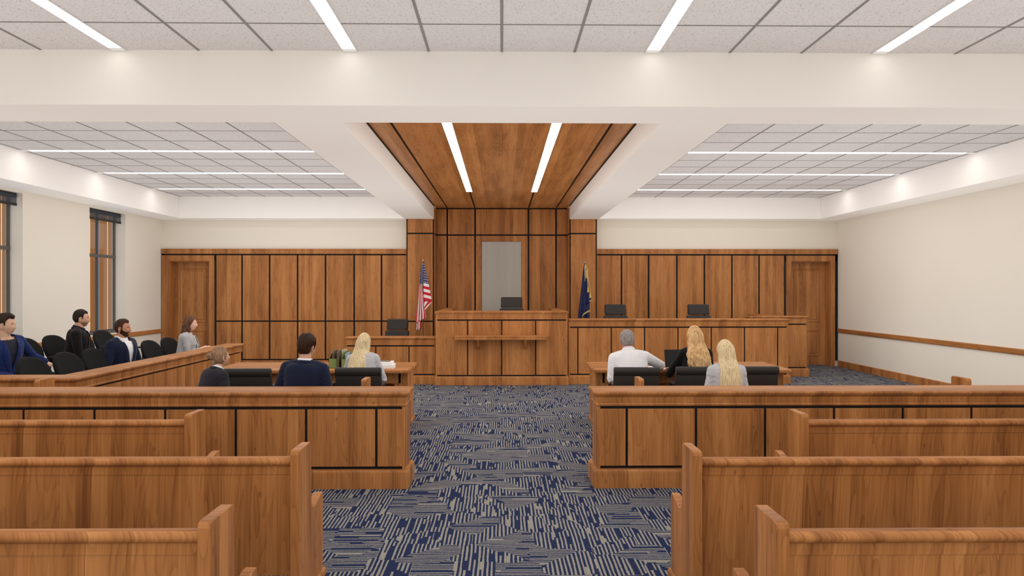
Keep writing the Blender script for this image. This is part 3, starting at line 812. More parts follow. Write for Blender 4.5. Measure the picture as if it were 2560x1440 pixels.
def flags():
    # striped national flag
    m, nt, b, out = new_mat('flag_stripes')
    uv = N(nt, 'ShaderNodeUVMap', uv_map='flag'); sp = N(nt, 'ShaderNodeSeparateXYZ'); L(nt, uv.outputs[0], sp.inputs[0]); u, v = sp.outputs[0], sp.outputs[1]
    odd = M(nt, 'MODULO', M(nt, 'FLOOR', M(nt, 'MULTIPLY', v, 13.)), 2.)      # v from the top edge
    c = mixc(nt, odd, (.55,.012,.030), (.78,.76,.74))
    can = M(nt, 'MULTIPLY', M(nt, 'LESS_THAN', u, .42), M(nt, 'LESS_THAN', v, 7/13))
    # rows of five-pointed stars
    fx = M(nt, 'MULTIPLY', u, 6/.42); row = M(nt, 'FLOOR', M(nt, 'MULTIPLY', v, 13/7*8)); fx = M(nt, 'ADD', fx, M(nt, 'MULTIPLY', M(nt, 'MODULO', row, 2.), .5))
    px = M(nt, 'SUBTRACT', M(nt, 'FRACT', fx), .5); py = M(nt, 'SUBTRACT', M(nt, 'FRACT', M(nt, 'MULTIPLY', v, 13/7*8)), .5)
    rad = M(nt, 'SQRT', M(nt, 'ADD', M(nt, 'MULTIPLY', px, px), M(nt, 'MULTIPLY', py, py)))
    ang = M(nt, 'ARCTAN2', px, M(nt, 'MULTIPLY', py, -1.))
    lim = M(nt, 'ADD', .215, M(nt, 'MULTIPLY', M(nt, 'COSINE', M(nt, 'MULTIPLY', ang, 5.)), .10))
    star = M(nt, 'LESS_THAN', rad, lim)
    cc = mixc(nt, star, (.020,.022,.125), (.75,.75,.76))
    L(nt, mixc(nt, can, c, cc), b.inputs['Base Color']); b.inputs['Roughness'].default_value = .7; b.inputs['Sheen Weight'].default_value = .2
    t = empty('flag', (-1.70, 14.85, 0)); tag(t, 'red, white and blue striped flag with white stars hanging from a pole', 'flag')
    POLE = plain('pole_bronze', (.16,.13,.09), .35, .5, .7); GOLD = plain('gold_trim', (.58,.40,.13), .5, .5, .25); GREEN = plain('finial_pale', (.55,.60,.35), .35, .5)
    p = MB().lathe([(.12,0),(.12,.02),(.04,.05),(.0125,.09),(.0125,2.37),(.0,2.37)], 16).build('pole', POLE, t, smooth=40)
    MB().ball((0,0,2.388), .017).build('finial', GREEN, p, smooth=True)
    # hoist side: hangs flat to the right of the pole
    rows, uvs = [], []
    for i in range(29):
        f = i/28; z = 2.33 - .80*f; w = .012+.178*f**.9
        r, q = [], []
        for k in range(9):
            g = k/8; r.append((.008+w*g, -.02-.022*math.sin(g*PI*1.5)*f - .01, z - .05*g*f)); q.append((.03+.30*g, f))
        rows.append(r); uvs.append(q)
    fl = grid_cloth(rows, 'flag_cloth', m, t, uvs)
    # under fold
    rows, uvs = [], []
    for i in range(9):
        f = i/8; r, q = [], []
        for k in range(9):
            g = k/8; x1 = .195*(1-f)+.012*f
            r.append((.004+(x1-.004)*g, -.015-.012*g, 1.545-.28*f-.055*g*(1-f))); q.append((.6, .62+.36*(.35*f+.65*g)))
        rows.append(r); uvs.append(q)
    grid_cloth(rows, 'flag_fold', m, t, uvs)
    # fly side: falls in long folds to the left, crossing the pole lower down
    rows, uvs = [], []
    key = [(0,-.010,.0),(.12,-.045,-.004),(.3,-.065,-.006),(.46,-.085,-.012),(.52,-.095,.0),(.7,-.115,.022),(.86,-.135,.052),(1.,-.150,.060)]
    for i in range(41):
        f = i/40
        for a, bq in zip(key, key[1:]):
            if a[0] <= f <= bq[0]:
                h = (f-a[0])/(bq[0]-a[0]); xl = a[1]+(bq[1]-a[1])*h; xr = a[2]+(bq[2]-a[2])*h; break
        r, q = [], []
        for k in range(13):
            g = k/12
            z = 2.33 - 1.30*f + .11*g*max(0, f-.75)/.25*1.0
            r.append((xl+(xr-xl)*g, -.05-.03*math.cos(g*PI*3.2)*min(1, f*2.5)-.02*f, z))
            # canton above, then stripes along the fall
            q.append((.12+.80*f*.95 if f < .37 else .48+.4*f, (.02+.48*g) if f < .37+.17*g else .03+.52*g+.0))
        rows.append(r); uvs.append(q)
    grid_cloth(rows, 'flag_fly', m, t, uvs)
    rows, uvs = [], []
    for i in range(7):
        f = i/6; r, q = [], []
        for k in range(7):
            g = k/6; r.append((-.13+.09*g-.01*f, -.03+.02*math.sin(g*6), 1.16-.30*f+.03*g)); q.append((.8, .1+.28*g))
        rows.append(r); uvs.append(q)
    grid_cloth(rows, 'flag_tail', m, t, uvs)
    # navy flag with gold fringe
    t = empty('flag', (1.80, 14.85, 0)); tag(t, 'dark blue flag with gold fringe and tassels gathered on a pole', 'flag')
    NAVY = plain('navy_satin', (.010,.016,.075), .5, .5, 0, 40., .1)
    p = MB().lathe([(.12,0),(.12,.02),(.04,.05),(.0125,.09),(.0125,2.30),(.0,2.30)], 16).build('pole', POLE, t, smooth=40)
    MB().lathe([(.0,2.29),(.016,2.31),(.022,2.335),(.014,2.362),(.0,2.38)], 12).build('finial', MAT['chrome'], p, smooth=40)
    def cloth(zt, zb, xl, xr, ph, dep, bottom, name):
        rows = []
        for i in range(25):
            f = i/24; r = []
            for k in range(25):
                g = k/24
                a = xl(f); c = xr(f)
                r.append((a+(c-a)*g, -.03-.03*f*dep*math.sin(g*PI*3+ph)-.05*math.sin(g*PI)*f, zt-(zt-zb)*f + bottom(g)*f))
            rows.append(r)
        return grid_cloth(rows, name, NAVY, t)
    cloth(2.27, .98, lambda f: -.028-.145*f, lambda f: .0+.035*f, .3, 1., lambda g: .0, 'flag_cloth')
    cloth(2.24, 1.42, lambda f: .0-.045*f, lambda f: .03+.115*f**1.2, 1.2, 1., lambda g: .10*g-.02, 'flag_fold')
    cloth(1.55, 1.00, lambda f: -.045+.02*f, lambda f: .105-.01*f, 2., .6, lambda g: .0, 'flag_tail')
    def fringe(pts, w, name='fringe'):
        mb = MB(); rs = []
        for q in pts:
            rs.append([(q[0],q[1]-.006,q[2]+w/2),(q[0],q[1]+.006,q[2]+w/2),(q[0],q[1]+.006,q[2]-w/2),(q[0],q[1]-.006,q[2]-w/2)])
        return mb.rings(rs).build(name, GOLD, t)
    fringe([(.105,-.12,1.305),(.03,-.125,1.272),(-.03,-.13,1.235),(-.068,-.13,1.19)], .035)
    fringe([(-.068,-.13,1.19),(-.05,-.125,1.12),(-.01,-.12,1.05),(.035,-.115,1.0),(.06,-.11,.97)], .04)
    fringe([(.085,-.11,1.50),(.115,-.105,1.515),(.145,-.10,1.53)], .028)
    MB().rings([[(-.018+.004*i,-.062-.004*i,2.26-.11*i),(.010-.0035*i,-.062-.004*i,2.26-.11*i),(.010-.0035*i,-.056-.004*i,2.26-.11*i),(-.018+.004*i,-.056-.004*i,2.26-.11*i)] for i in range(4)]).build('hoist_sleeve', plain('sleeve_cream', (.50,.42,.28), .7), t)
    for pts in ([(.0,-.05,2.30),(.03,-.055,2.20),(.04,-.065,2.10),(.045,-.075,2.0),(.06,-.09,1.80)], [(.01,-.05,2.30),(.045,-.055,2.18),(.06,-.065,2.03),(.085,-.085,1.85),(.105,-.095,1.68)]):
        cd = MB().tube(pts, .009, 8).build('cord', GOLD, t, smooth=50)
        e = pts[-1]
        MB().lathe([(.008,.03),(.016,.01),(.012,-.005),(.018,-.02),(.024,-.105),(.0,-.105)], 12, e).build('tassel', GOLD, cd, smooth=40)
    MB().lathe([(.02,.10),(.028,.06),(.028,-.05),(.02,-.08)], 10, (.035,-.06,2.08)).build('cord_knot', GOLD, t, smooth=40)

def small_items():
    GRN = plain('holder_green', (.19,.26,.085), .5, .4); BRN = plain('folder_brown', (.115,.085,.055), .7, .3); CRM = plain('folder_cream', (.42,.37,.27), .7, .3)
    GRY = plain('folder_grey_blue', (.22,.25,.29), .5, .4); PAP = plain('paper_white', (.80,.79,.78), .6, .3); COV = plain('book_cover_dark', (.05,.045,.04), .4, .5)
    zt = .7501
    def holder(x, y, lab):
        o = MB()
        w, d, t = .05, .24, .003
        o.box(-w,w,-d/2,d/2,0,t); o.box(-w,w,-d/2,-d/2+t,0,.12)
        o.box(-w,w,d/2-t,d/2,0,.20)
        for s in (-w, w-t):
            o.prism([(-d/2,0),(d/2,0),(d/2,.20),(d/2-.06,.20),(-d/2,.12)], 'x', s, s+t)
        h = o.build('file_holder', GRN, loc=(x,y,zt)); tag(h, lab, 'file holder', 'green file holders')
        return h
    holder(-2.145, 8.86, 'green upright file holder holding the dark folder, left of the pair'); holder(-1.975, 8.80, 'green upright file holder beside the shoulder of the blond woman')
    def folder(x, y, z, w, d, h, rz, mat, lab):
        o = MB()
        o.prism([(-d/2,0),(d/2,0),(d/2,h-.012),(d/2-.012,h),(-d/2+.03,h),(-d/2,h-.03)], 'x', -w/2, w/2)
        f = o.build('file_folder', mat, loc=(x,y,z), bevel=.001); f.rotation_euler = (0,0,rz); tag(f, lab, 'folder', 'folders on the left table'); return f
    folder(-2.15, 8.87, zt+.004, .03, .22, .215, .05, BRN, 'brown folder standing in the left green holder')
    folder(-2.066, 8.83, zt, .028, .24, .222, -.08, BRN, 'brown folder standing between the two green holders')
    folder(-2.036, 8.90, zt, .010, .22, .228, -.06, CRM, 'cream folder leaning beside the brown one between the green holders')
    folder(-1.965, 8.81, zt+.004, .04, .20, .185, 0, GRY, 'grey blue folder standing in the right green holder')
    def book(x, y, z, w, d, h, rz, lab, pic=False):
        b = empty('book', (x,y,z), rz); tag(b, lab, 'book', 'white books on the left table')
        MB().box(-w/2,w/2,-d/2,d/2,.003,h-.003).build('pages', PAP, b)
        c = MB(); c.box(-w/2-.003,w/2+.003,-d/2-.003,d/2+.003,0,.003); c.box(-w/2-.003,w/2+.003,-d/2-.003,d/2+.003,h-.003,h); c.box(-w/2-.003,w/2+.003,-d/2-.004,-d/2,0,h)
        cv = c.build('cover', PAP, b, bevel=.001)
        if pic: MB().box(-w/2+.03,w/2-.03,-d/2+.05,d/2-.02,h,h+.0008).build('cover_picture', COV, cv)
    book(-1.52, 8.78, zt, .30, .22, .046, .04, 'thick white book lying at the bottom of the stack on the left table')
    book(-1.515, 8.80, zt+.0461, .24, .19, .032, -.02, 'thinner white book with a dark cover picture, on top of the stack', True)
    # laptop
    lp = empty('laptop', (2.27, 8.66, zt), .10); tag(lp, 'black open laptop on the right table beside the wavy blond woman', 'laptop')
    KB = plain('laptop_black', (.012,.012,.014), .35, .5)
    base = MB().box(-.165,.165,-.115,.115,0,.016).build('base', KB, lp, bevel=.004)
    kb = MB()
    for i in range(12):
        for j in range(4): kb.box(-.142+i*.024,-.122+i*.024,-.01+j*.022,.008+j*.022,.016,.0175)
    kb.build('keyboard', MAT['plastic'], base)
    sc = MB().box(-.165,.165,-.004,.004,0,.215)
    sc.xf(Matrix.Translation((0,.115,.014)) @ Matrix.Rotation(-.22, 4, 'X')).build('lid', KB, lp, bevel=.003)
    dp = MB().box(-.155,.155,-.0055,-.004,.012,.215)
    dp.xf(Matrix.Translation((0,.115,.014)) @ Matrix.Rotation(-.22, 4, 'X')).build('screen', plain('dark_screen', (.006,.006,.008), .15, .5), lp)
    pp = MB().box(-.105,.105,-.148,.148,0,.004).build('paper_sheet', PAP, loc=(1.92,8.70,zt)); pp.rotation_euler = (0,0,.5); tag(pp, 'loose white paper on the right table by the hand of the grey haired man', 'paper')
# ------------------------------------------------------------------ people
def hair_mat(name, dark, lite, freq=70., rough=.5):
    m, nt, b, out = new_mat(name)
    tc = N(nt, 'ShaderNodeTexCoord').outputs['Object']; sp = N(nt, 'ShaderNodeSeparateXYZ'); L(nt, tc, sp.inputs[0])
    v = XYZ(nt, M(nt,'MULTIPLY',sp.outputs[0],freq), M(nt,'MULTIPLY',sp.outputs[1],freq), M(nt,'MULTIPLY',sp.outputs[2],freq*.07))
    n = noise(nt, v, 1., 3., .65, .3); n2 = noise(nt, tc, 9., 2.)
    f = M(nt, 'ADD', M(nt, 'MULTIPLY', n, 1.25), M(nt, 'MULTIPLY', n2, .35))
    c = ramp(nt, f, [(.45, dark), (1.05, lite)])
    L(nt, c, b.inputs['Base Color']); b.inputs['Roughness'].default_value = rough; b.inputs['Specular IOR Level'].default_value = .3
    bump(nt, b, n, .5, .006)
    return m
def cloth_mat(name, col, rough=.85, wr=.3):
    m, nt, b, out = new_mat(name)
    tc = N(nt, 'ShaderNodeTexCoord').outputs['Object']
    n = noise(nt, tc, 6., 2., .5, .2); w = noise(nt, tc, 400., 1.)
    n3 = noise(nt, tc, 17., 2., .5, .4)
    L(nt, mixc(nt, n, tuple(c*.86 for c in col), tuple(min(1,c*1.12) for c in col)), b.inputs['Base Color'])
    b.inputs['Roughness'].default_value = rough; b.inputs['Specular IOR Level'].default_value = .2; b.inputs['Sheen Weight'].default_value = .08
    h = M(nt, 'ADD', M(nt, 'ADD', n, M(nt, 'MULTIPLY', n3, .35)), M(nt, 'MULTIPLY', w, .03)); bump(nt, b, h, wr, .03)
    return m
def skin_mat(name, col):
    m, nt, b, out = new_mat(name)
    tc = N(nt, 'ShaderNodeTexCoord').outputs['Object']; n = noise(nt, tc, 14., 3.)
    L(nt, mixc(nt, n, tuple(c*.92 for c in col), (col[0]*1.06, col[1]*.98, col[2]*.96)), b.inputs['Base Color'])
    b.inputs['Roughness'].default_value = .5; b.inputs['Specular IOR Level'].default_value = .35
    b.inputs['Subsurface Weight'].default_value = .12; b.inputs['Subsurface Radius'].default_value = (.012,.005,.003); b.inputs['Subsurface Scale'].default_value = 1.
    return m

def head_pts(nu=72, nv=60, off=0., jaw=1.):
    """sculpted head in head space: z = 0 at the eyes, y forward; grid (nv+1, nu, 3)"""
    th = np.linspace(0, PI, nv+1)[:,None]; ph = np.linspace(0, 2*PI, nu, endpoint=False)[None,:]
    dx = np.sin(th)*np.cos(ph); dy = np.sin(th)*np.sin(ph); dz = np.cos(th)*np.ones_like(ph)
    x = .0755*dx; y = .098*dy - .004; z = .117*dz
    G = lambda q, s: np.exp(-(q/s)**2)
    fr = np.clip(dy*2.2, 0, 1)
    l = np.clip(-z/.117, 0, 1)
    x = x*(1 - .40*jaw*l**1.7) * (1 - .10*np.clip((z-.03)/.09,0,1)*fr)
    y = np.where(y < 0, y*(1-.50*l**1.3), y)
    y = y + fr*(.014*l**3) - fr*.010*np.clip((z-.06)/.055,0,1)
    nz = np.clip(np.interp(z, [-.056,-.046,-.036,-.01,.018,.03], [0,.75,1.,.55,.12,0]),0,1)
    y = y + fr*.026*nz*G(x, .0085+.006*np.clip((-z-.015)/.03,0,1))
    y = y - fr*.010*G(np.abs(x)-.031, .016)*G(z-.0, .012)
    y = y + fr*.0045*G(z-.022,.009)*G(x,.05)
    y = y + fr*.004*G(np.abs(x)-.045,.018)*G(z+.03,.02)
    y = y + fr*.0065*G(x,.024)*(G(z+.066,.006)+1.15*G(z+.079,.007)) - fr*.004*G(x,.026)*G(z+.0725,.003)
    y = y + fr*.010*G(x,.024)*G(z+.104,.015)
    P = np.stack([x,y,z], -1)
    if not (np.isscalar(off) and off == 0.):
        n = np.stack([dx/.0755, dy/.098, dz/.117], -1); n /= np.linalg.norm(n, axis=-1, keepdims=True)
        P = P + n*off if np.isscalar(off) else P + n*off[...,None]
    return P, np.stack([dx,dy,dz], -1)

def grid_add(mb, P, mask=None):
    nv, nu = P.shape[:2]; b = len(mb.v)
    idx = {}
    def V(j, k):
        if (j,k) not in idx:
            idx[(j,k)] = len(mb.v); mb.v.append(tuple(P[j,k]))
        return idx[(j,k)]
    for j in range(nv-1):
        for k in range(nu):
            l = (k+1) % nu
            if mask is None or (mask[j,k] and mask[j,l] and mask[j+1,k] and mask[j+1,l]):
                mb.f.append((V(j,k), V(j+1,k), V(j+1,l), V(j,l))); mb.mi.append(mb.cur)

def remeshed(mb, name, voxel, smooth=2, fac=.5):
    me = mb.mesh(name+'_src'); o = bpy.data.objects.new(name+'_src', me); COL.objects.link(o)
    r = o.modifiers.new('r','REMESH'); r.mode = 'VOXEL'; r.voxel_size = voxel
    if smooth:
        s = o.modifiers.new('s','SMOOTH'); s.factor = fac; s.iterations = smooth
    dg = bpy.context.evaluated_depsgraph_get(); dg.update()
    res = bpy.data.meshes.new_from_object(o.evaluated_get(dg)); res.name = name
    bpy.data.objects.remove(o); bpy.data.meshes.remove(me)
    res.polygons.foreach_set('use_smooth', [True]*len(res.polygons))
    return res
def link(me, name, mats, parent):
    o = bpy.data.objects.new(name, me); COL.objects.link(o); o.parent = parent
    for m in (mats if isinstance(mats,(list,tuple)) else [mats]): me.materials.append(m)
    return o

#            z     rx    ry    cy     torso sections above the hip joint
TORSO = [(-.095,.150,.105,.03),(-.06,.180,.135,.02),(0.,.186,.140,.0),(.07,.172,.130,-.004),(.15,.158,.118,0.),(.24,.160,.120,.006),(.33,.172,.124,.006),(.40,.178,.116,-.002),(.445,.165,.100,-.010),(.475,.125,.078,-.014),(.50,.080,.064,-.012)]
def torso_at(z, f, bust=0.):
    T = np.array(TORSO); q = [np.interp(z, T[:,0], T[:,i]) for i in (1,2,3)]
    return q[0]*f, q[1]*(1+(f-1)*.4)+bust*math.exp(-((z-.30)/.07)**2)*.5, q[2]+bust*math.exp(-((z-.30)/.07)**2)*.5

class Person:
    def __init__(s, label, loc, rz, seat, k=1., lean=0., roll=0., twist=0., head=(0.,0.,0.), female=False, look=None):
        """head = (yaw, pitch, roll) relative to the torso heading"""
        s.root = empty('person', loc, rz); tag(s.root, label, 'person', look)
        s.lean = lean; s.k = k; s.fem = female; s.f = .87 if female else 1.
        s.bust = .035 if female else 0.
        s.hip = Vector((0,0,seat+.088*k))
        s.T = Matrix.Translation(s.hip) @ Matrix.Rotation(roll,4,'Y') @ Matrix.Rotation(-lean,4,'X') @ Matrix.Rotation(twist,4,'Z') @ Matrix.Scale(k,4)
        nb = s.T @ Vector((0,-.012,.49))
        up = (s.T.to_3x3() @ Vector((0,0,1))).normalized()
        s.neck0 = nb
        hd = (up*.6 + Vector((0,0,.4))).normalized()
        s.hc = nb + hd*(.152*k) + s.T.to_3x3() @ Vector((0,.022,0))
        s.HR = Matrix.Rotation(head[0]+twist,4,'Z') @ Matrix.Rotation(head[2],4,'Y') @ Matrix.Rotation(-head[1],4,'X')
        s.HT = Matrix.Translation(s.hc) @ s.HR @ Matrix.Scale(k*(.95 if female else 1.),4)
        s.seat = seat
        sw = .150 if female else .180
        s.sh = [s.T @ Vector((e*sw, -.012, .428)) for e in (-1,1)]
        s.arms = None; s.floor = 0.
    def pose(s, el, wr, hand_dir=None, curl=.5, knee=.43, kz=None, spread=.10):
        """elbow and wrist for (left, right) in person space"""
        s.el = [Vector(q) for q in el]; s.wr = [Vector(q) for q in wr]
        s.hd = [Vector(q) if q is not None else None for q in (hand_dir or (None,None))]
        s.curl = curl
        kz = kz if kz is not None else s.seat+.07
        s.hp = [s.hip + Vector((e*.085*s.k, .0, -.01)) for e in (-1,1)]
        s.kn = [Vector((e*spread, knee*s.k, kz)) for e in (-1,1)]
        s.an = [Vector((e*(spread+.01), knee*s.k-.03, .075)) for e in (-1,1)]
        return s
    # --- lofts
    def torso(s, mb, grow, z0=-.095, z1=.5, flare=0., n=28, bust=None):
        rs = []
        zs = [z0] + [q[0] for q in TORSO if z0 < q[0] < z1] + [z1]
        for z in zs:
            rx, ry, cy = torso_at(z, s.f, s.bust if bust is None else bust)
            g = grow + flare*max(0,(.1-z))
            r = []
            for i in range(n):
                a = 2*PI*i/n; c, sn = math.cos(a), math.sin(a)
                e = .82
                r.append(tuple(s.T @ Vector((math.copysign(abs(c)**e,c)*(rx+g), cy+math.copysign(abs(sn)**e,sn)*(ry+g), z))))
            rs.append(r)
        mb.rings(rs)
    def limb(s, mb, pts, rad, n=14):
        mb.tube(pts, [r*s.k for r in rad], n)
    def shoulder(s, mb, e, grow):
        # shoulder cap between torso and sleeve
        i = 0 if e < 0 else 1
        a = s.T @ Vector((e*.045,-.016,.462)); b = s.sh[i]
        q = .92 if s.fem else 1.
        mb.tube([a, a+(b-a)*.55, b, b+(s.el[i]-b)*.14], [(.056*q+grow*.6)*s.k,(.056*q+grow*.8)*s.k,(.052*q+grow)*s.k,(.050*q+grow)*s.k], 16)
        mb.ball(tuple(b), (.051*q+grow)*s.k)
    def hand(s, mb, i):
        k = s.k*(.92 if s.fem else 1.); e = -1 if i == 0 else 1
        w = s.wr[i]; d = (s.hd[i] if s.hd[i] is not None else (s.wr[i]-s.el[i])).normalized()
        up = Vector((0,0,1)); side = d.cross(up)
        if side.length < .1: side = Vector((1,0,0))
        side.normalize(); nrm = side.cross(d).normalized()      # back of the hand
        def P(a, b, c): return w + side*(a*k) + d*(b*k) + nrm*(c*k)
        rs = []
        for b, hw, ht in ((-.02,.026,.019),(.02,.031,.016),(.06,.040,.014),(.088,.041,.012)):
            r = []
            for q in range(12):
                a = 2*PI*q/12; r.append(tuple(P(hw*math.cos(a), b, ht*math.sin(a))))
            rs.append(r)
        mb.rings(rs)
        for j, (ox, ln) in enumerate(((-.030,.070),(-.010,.080),(.011,.073),(.031,.057))):
            if e < 0: ox = -ox
            c = s.curl*(1+.12*j); p = Vector((ox,.082,0)); a = .15; pts = [P(*p)]
            for seg in (.45,.32,.23):
                a += c*.62; p = p + Vector((ox*.10, math.cos(a)*ln*seg, -math.sin(a)*ln*seg)); pts.append(P(*p))
            mb.tube(pts, [.0092*k,.0088*k,.0080*k,.0068*k], 8)
        th = -e
        mb.tube([P(th*.024,.015,-.004), P(th*.046,.042,-.010), P(th*.054,.066,-.016), P(th*.052,.088,-.022)], [.012*k,.0115*k,.0098*k,.0075*k], 8)
    def body(s, skin, lips, iris=(.05,.03,.02), jaw=1., hands=True, ears=True):
        mb = MB()
        s.torso(mb, -.012)
        for i, e in enumerate((-1,1)):
            s.shoulder(mb, e, -.010)
            q = .9 if s.fem else 1.
            s.limb(mb, [s.sh[i], (s.sh[i]+s.el[i])/2, s.el[i], s.el[i]+(s.wr[i]-s.el[i])*.35, s.wr[i], s.wr[i]+(s.wr[i]-s.el[i])*.03], [.046*q,.042*q,.034*q,.036*q,.025*q,.025*q])
            if hands: s.hand(mb, i)
            s.limb(mb, [s.hp[i], (s.hp[i]+s.kn[i])/2, s.kn[i], s.kn[i]+(s.an[i]-s.kn[i])*.35, s.an[i]], [.078,.070,.052,.052,.034])
            s.limb(mb, [s.an[i]+Vector((0,-.04,-.03)), s.an[i]+Vector((0,.06,-.035)), s.an[i]+Vector((0,.15,-.05))], [.034,.036,.022])
        # neck
        a = s.T @ Vector((0,-.014,.46)); b = s.HT @ Vector((0,-.018,-.045))
        q = .84 if s.fem else 1.
        mb.tube([a, a+(b-a)*.35, a+(b-a)*.7, b], [.078*s.k*q,.062*s.k*q,.057*s.k*q,.056*s.k*q], 18)
        s.na, s.nb2 = a, b
        P, D = head_pts(jaw=jaw); st = len(mb.v); grid_add(mb, P)
        mb.xf(s.HT, st)
        me = remeshed(mb, 'body', .0058*s.k, 1, .45)
        # eyes belong to the same mesh
        ex = MB(); ex.cur = 1
        for e in (-1,1):
            ex.ball((e*.031,.0660,-.001), .0120, .0125, .0075, 12, 8)
        ex.cur = 2
        for e in (-1,1): ex.ball((e*.031,.0748,-.001), .0052, .0048, .0052, 10, 6)
        ex.cur = 3
        for e, zz in ((1,-.0690),(1,-.0762)):
            ex.tube([(-.021,.0735,-.0722),(-.011,.0793,zz),(0,.0806,zz-.0004),(.011,.0793,zz),(.021,.0735,-.0722)], [.0018,.0036,.0040,.0036,.0018], 8)
        ex.cur = 4
        for e in (-1,1):     # upper lids
            ex.tube([(e*.018,.0770,.003),(e*.026,.0790,.0068),(e*.034,.0780,.0070),(e*.044,.0700,.003)], [.0016,.0022,.0022,.0016], 6)
        ex.cur = 0
        for e in ((-1,1) if ears else ()):     # ears: shell, rim and lobe
            s2 = len(ex.v)
            ex.ball((0,0,0), .0055, .0165, .028, 14, 10)
            rim = [(e*.004,.012*math.cos(t)*1.25-.001,.029*math.sin(t)) for t in np.linspace(.35, 4.2, 15)]
            ex.tube(rim, [.0035]+[.0048]*13+[.004], 8)
            ex.tube([(e*.003,.010,-.006),(e*.005,.006,.006),(e*.005,.002,.014)], [.0025,.0035,.0025], 6)
            ex.ball((e*.001,.003,-.028), .0055, .0085, .0095, 10, 7)
            ex.xf(Matrix.Translation((e*.0765,-.008,-.010)) @ Matrix.Rotation(e*.42,4,'Z') @ Matrix.Rotation(-.16,4,'X'), s2)
        ex.xf(s.HT)
        em = ex.mesh('eyes')
        bm = bmesh.new(); bm.from_mesh(me); n0 = len(bm.faces); bm.from_mesh(em); 
        for f in bm.faces: f.smooth = True
        bm.to_mesh(me); bm.free(); bpy.data.meshes.remove(em)
        IR = plain('iris', iris, .2, .6); WH = plain('eye_white', (.62,.58,.55), .3, .5)
        lid = plain('lid', tuple(c*.55 for c in s.skincol), .6, .3)
        s.bodyo = link(me, 'body', [skin, WH, IR, lips, lid], s.root)
        return s
    # --- clothes
    def garment(s, name, mat, grow, z0=-.09, z1=.478, sleeves=True, flare=.06, vneck=None, cuff=.0, sl=(.064,.060,.052,.050,.040), voxel=.010, neck=False):
        mb = MB(); s.torso(mb, grow, z0, z1, flare)
        if neck:
            ax = (s.nb2-s.na).normalized(); q = s.k*(.86 if s.fem else 1.)
            mb.tube([s.na, s.na+ax*.035*s.k, s.na+ax*.055*s.k], [.088*q,.076*q,.068*q], 18)
        if sleeves:
            for i, e in enumerate((-1,1)):
                s.shoulder(mb, e, grow*.75)
                q = (.86 if s.fem else 1.)
                w = s.wr[i] - (s.wr[i]-s.el[i]).normalized()*(cuff)
                s.limb(mb, [s.sh[i]+(s.el[i]-s.sh[i])*.05, (s.sh[i]+s.el[i])/2, s.el[i], (s.el[i]+w)/2, w], [r*q for r in sl], 18)
        me = remeshed(mb, name, voxel, 3, .5)
        # fabric folds: gentle ripples at elbow and waist, real displacement
        co = np.empty(len(me.vertices)*3); me.vertices.foreach_get('co', co); co = co.reshape(-1,3)
        no = np.empty(len(me.vertices)*3); me.vertices.foreach_get('normal', no) if hasattr(me.vertices[0],'normal') else None; no = no.reshape(-1,3)
        amp = np.zeros(len(co))
        for i in (0,1):
            if not sleeves: break
            for c, r in ((s.el[i], .085),(s.sh[i]+(s.T.to_3x3() @ Vector(((-1 if i == 0 else 1)*-.02,0,-.12))), .08)):
                d = np.linalg.norm(co-np.array(c), axis=1); ax = np.array((s.wr[i]-s.sh[i]).normalized())
                amp += .0045*np.exp(-(d/r)**2)*np.sin((co@ax)*150 + 3*np.sin(co[:,0]*40)+2*np.sin(co[:,1]*33))
        hd = np.abs(co[:,2]-(s.hip.z+.11)); amp += .003*np.exp(-(hd/.07)**2)*np.sin(co[:,2]*120+4*np.sin(co[:,0]*22)+3*np.sin(co[:,1]*25))
        co = co + no*amp[:,None]*s.k
        me.vertices.foreach_set('co', co.reshape(-1)); me.update()
        if vneck:
            zv, w = vneck; Ti = s.T.inverted()
            bm = bmesh.new(); bm.from_mesh(me)
            kill = []
            for f in bm.faces:
                p = Ti @ f.calc_center_median()
                if p.y > .0 and p.z > zv and abs(p.x) < w*(p.z-zv)/(.47-zv)+.004: kill.append(f)
            bmesh.ops.delete(bm, geom=kill, context='FACES'); bm.to_mesh(me); bm.free()
        o = link(me, name, mat, s.root)
        if vneck:
            sd = o.modifiers.new('thick','SOLIDIFY'); sd.thickness = .006; sd.offset = -1
        return o
    def surf(s, x, z, grow):
        rx, ry, cy = torso_at(z, s.f, s.bust); q = min(.98, abs(x)/(rx+grow))
        return s.T @ Vector((x, cy+(ry+grow)*(1-q**(2/.82))**(.82/2)+.0015, z))
    def lapels(s, mat, grow, zv, w, wide=.066):
        for e in (-1,1):
            rows = []
            for i in range(15):
                f = i/14; z = zv+(.468-zv)*f
                x0 = (w*f-.011)*e; wd = wide*math.sin(PI*min(1,.08+f*.80))*(1 if f < .86 else .75)
                rows.append([tuple(s.surf(x0+e*wd*g/3, z-.012*g/3*f, grow)) for g in range(4)])
            grid_cloth(rows, 'lapel', mat, s.root, None, .006)
    def collar(s, mat, r=.066, z0=.0, h=.045, name='collar', gap=.5, drop=.03, th=.006):
        """folded band around the neck; z0 = height of its foot along the neck axis"""
        ax = (s.nb2-s.na).normalized(); lx = (s.T.to_3x3() @ Vector((1,0,0))).normalized(); fy = ax.cross(lx).normalized()
        if fy.dot(s.T.to_3x3() @ Vector((0,1,0))) < 0: fy = -fy
        q = (.86 if s.fem else 1.)*s.k; rows = []
        for j in range(5):
            f = j/4; r_ = []
            for i in range(41):
                a = PI/2+gap/2+(2*PI-gap)*i/40; c, sn = math.cos(a), math.sin(a)
                fr = max(0, sn)
                rr = r*q*(1.10-.10*f) + .004*math.sin(PI*f)
                zz = (z0 + h*f*(1-.10*fr))*s.k - drop*s.k*fr**1.5
                p = s.na + ax*zz + lx*(rr*c) + fy*(rr*sn*1.02 + .010*fr)
                r_.append(tuple(p))
            rows.append(r_)
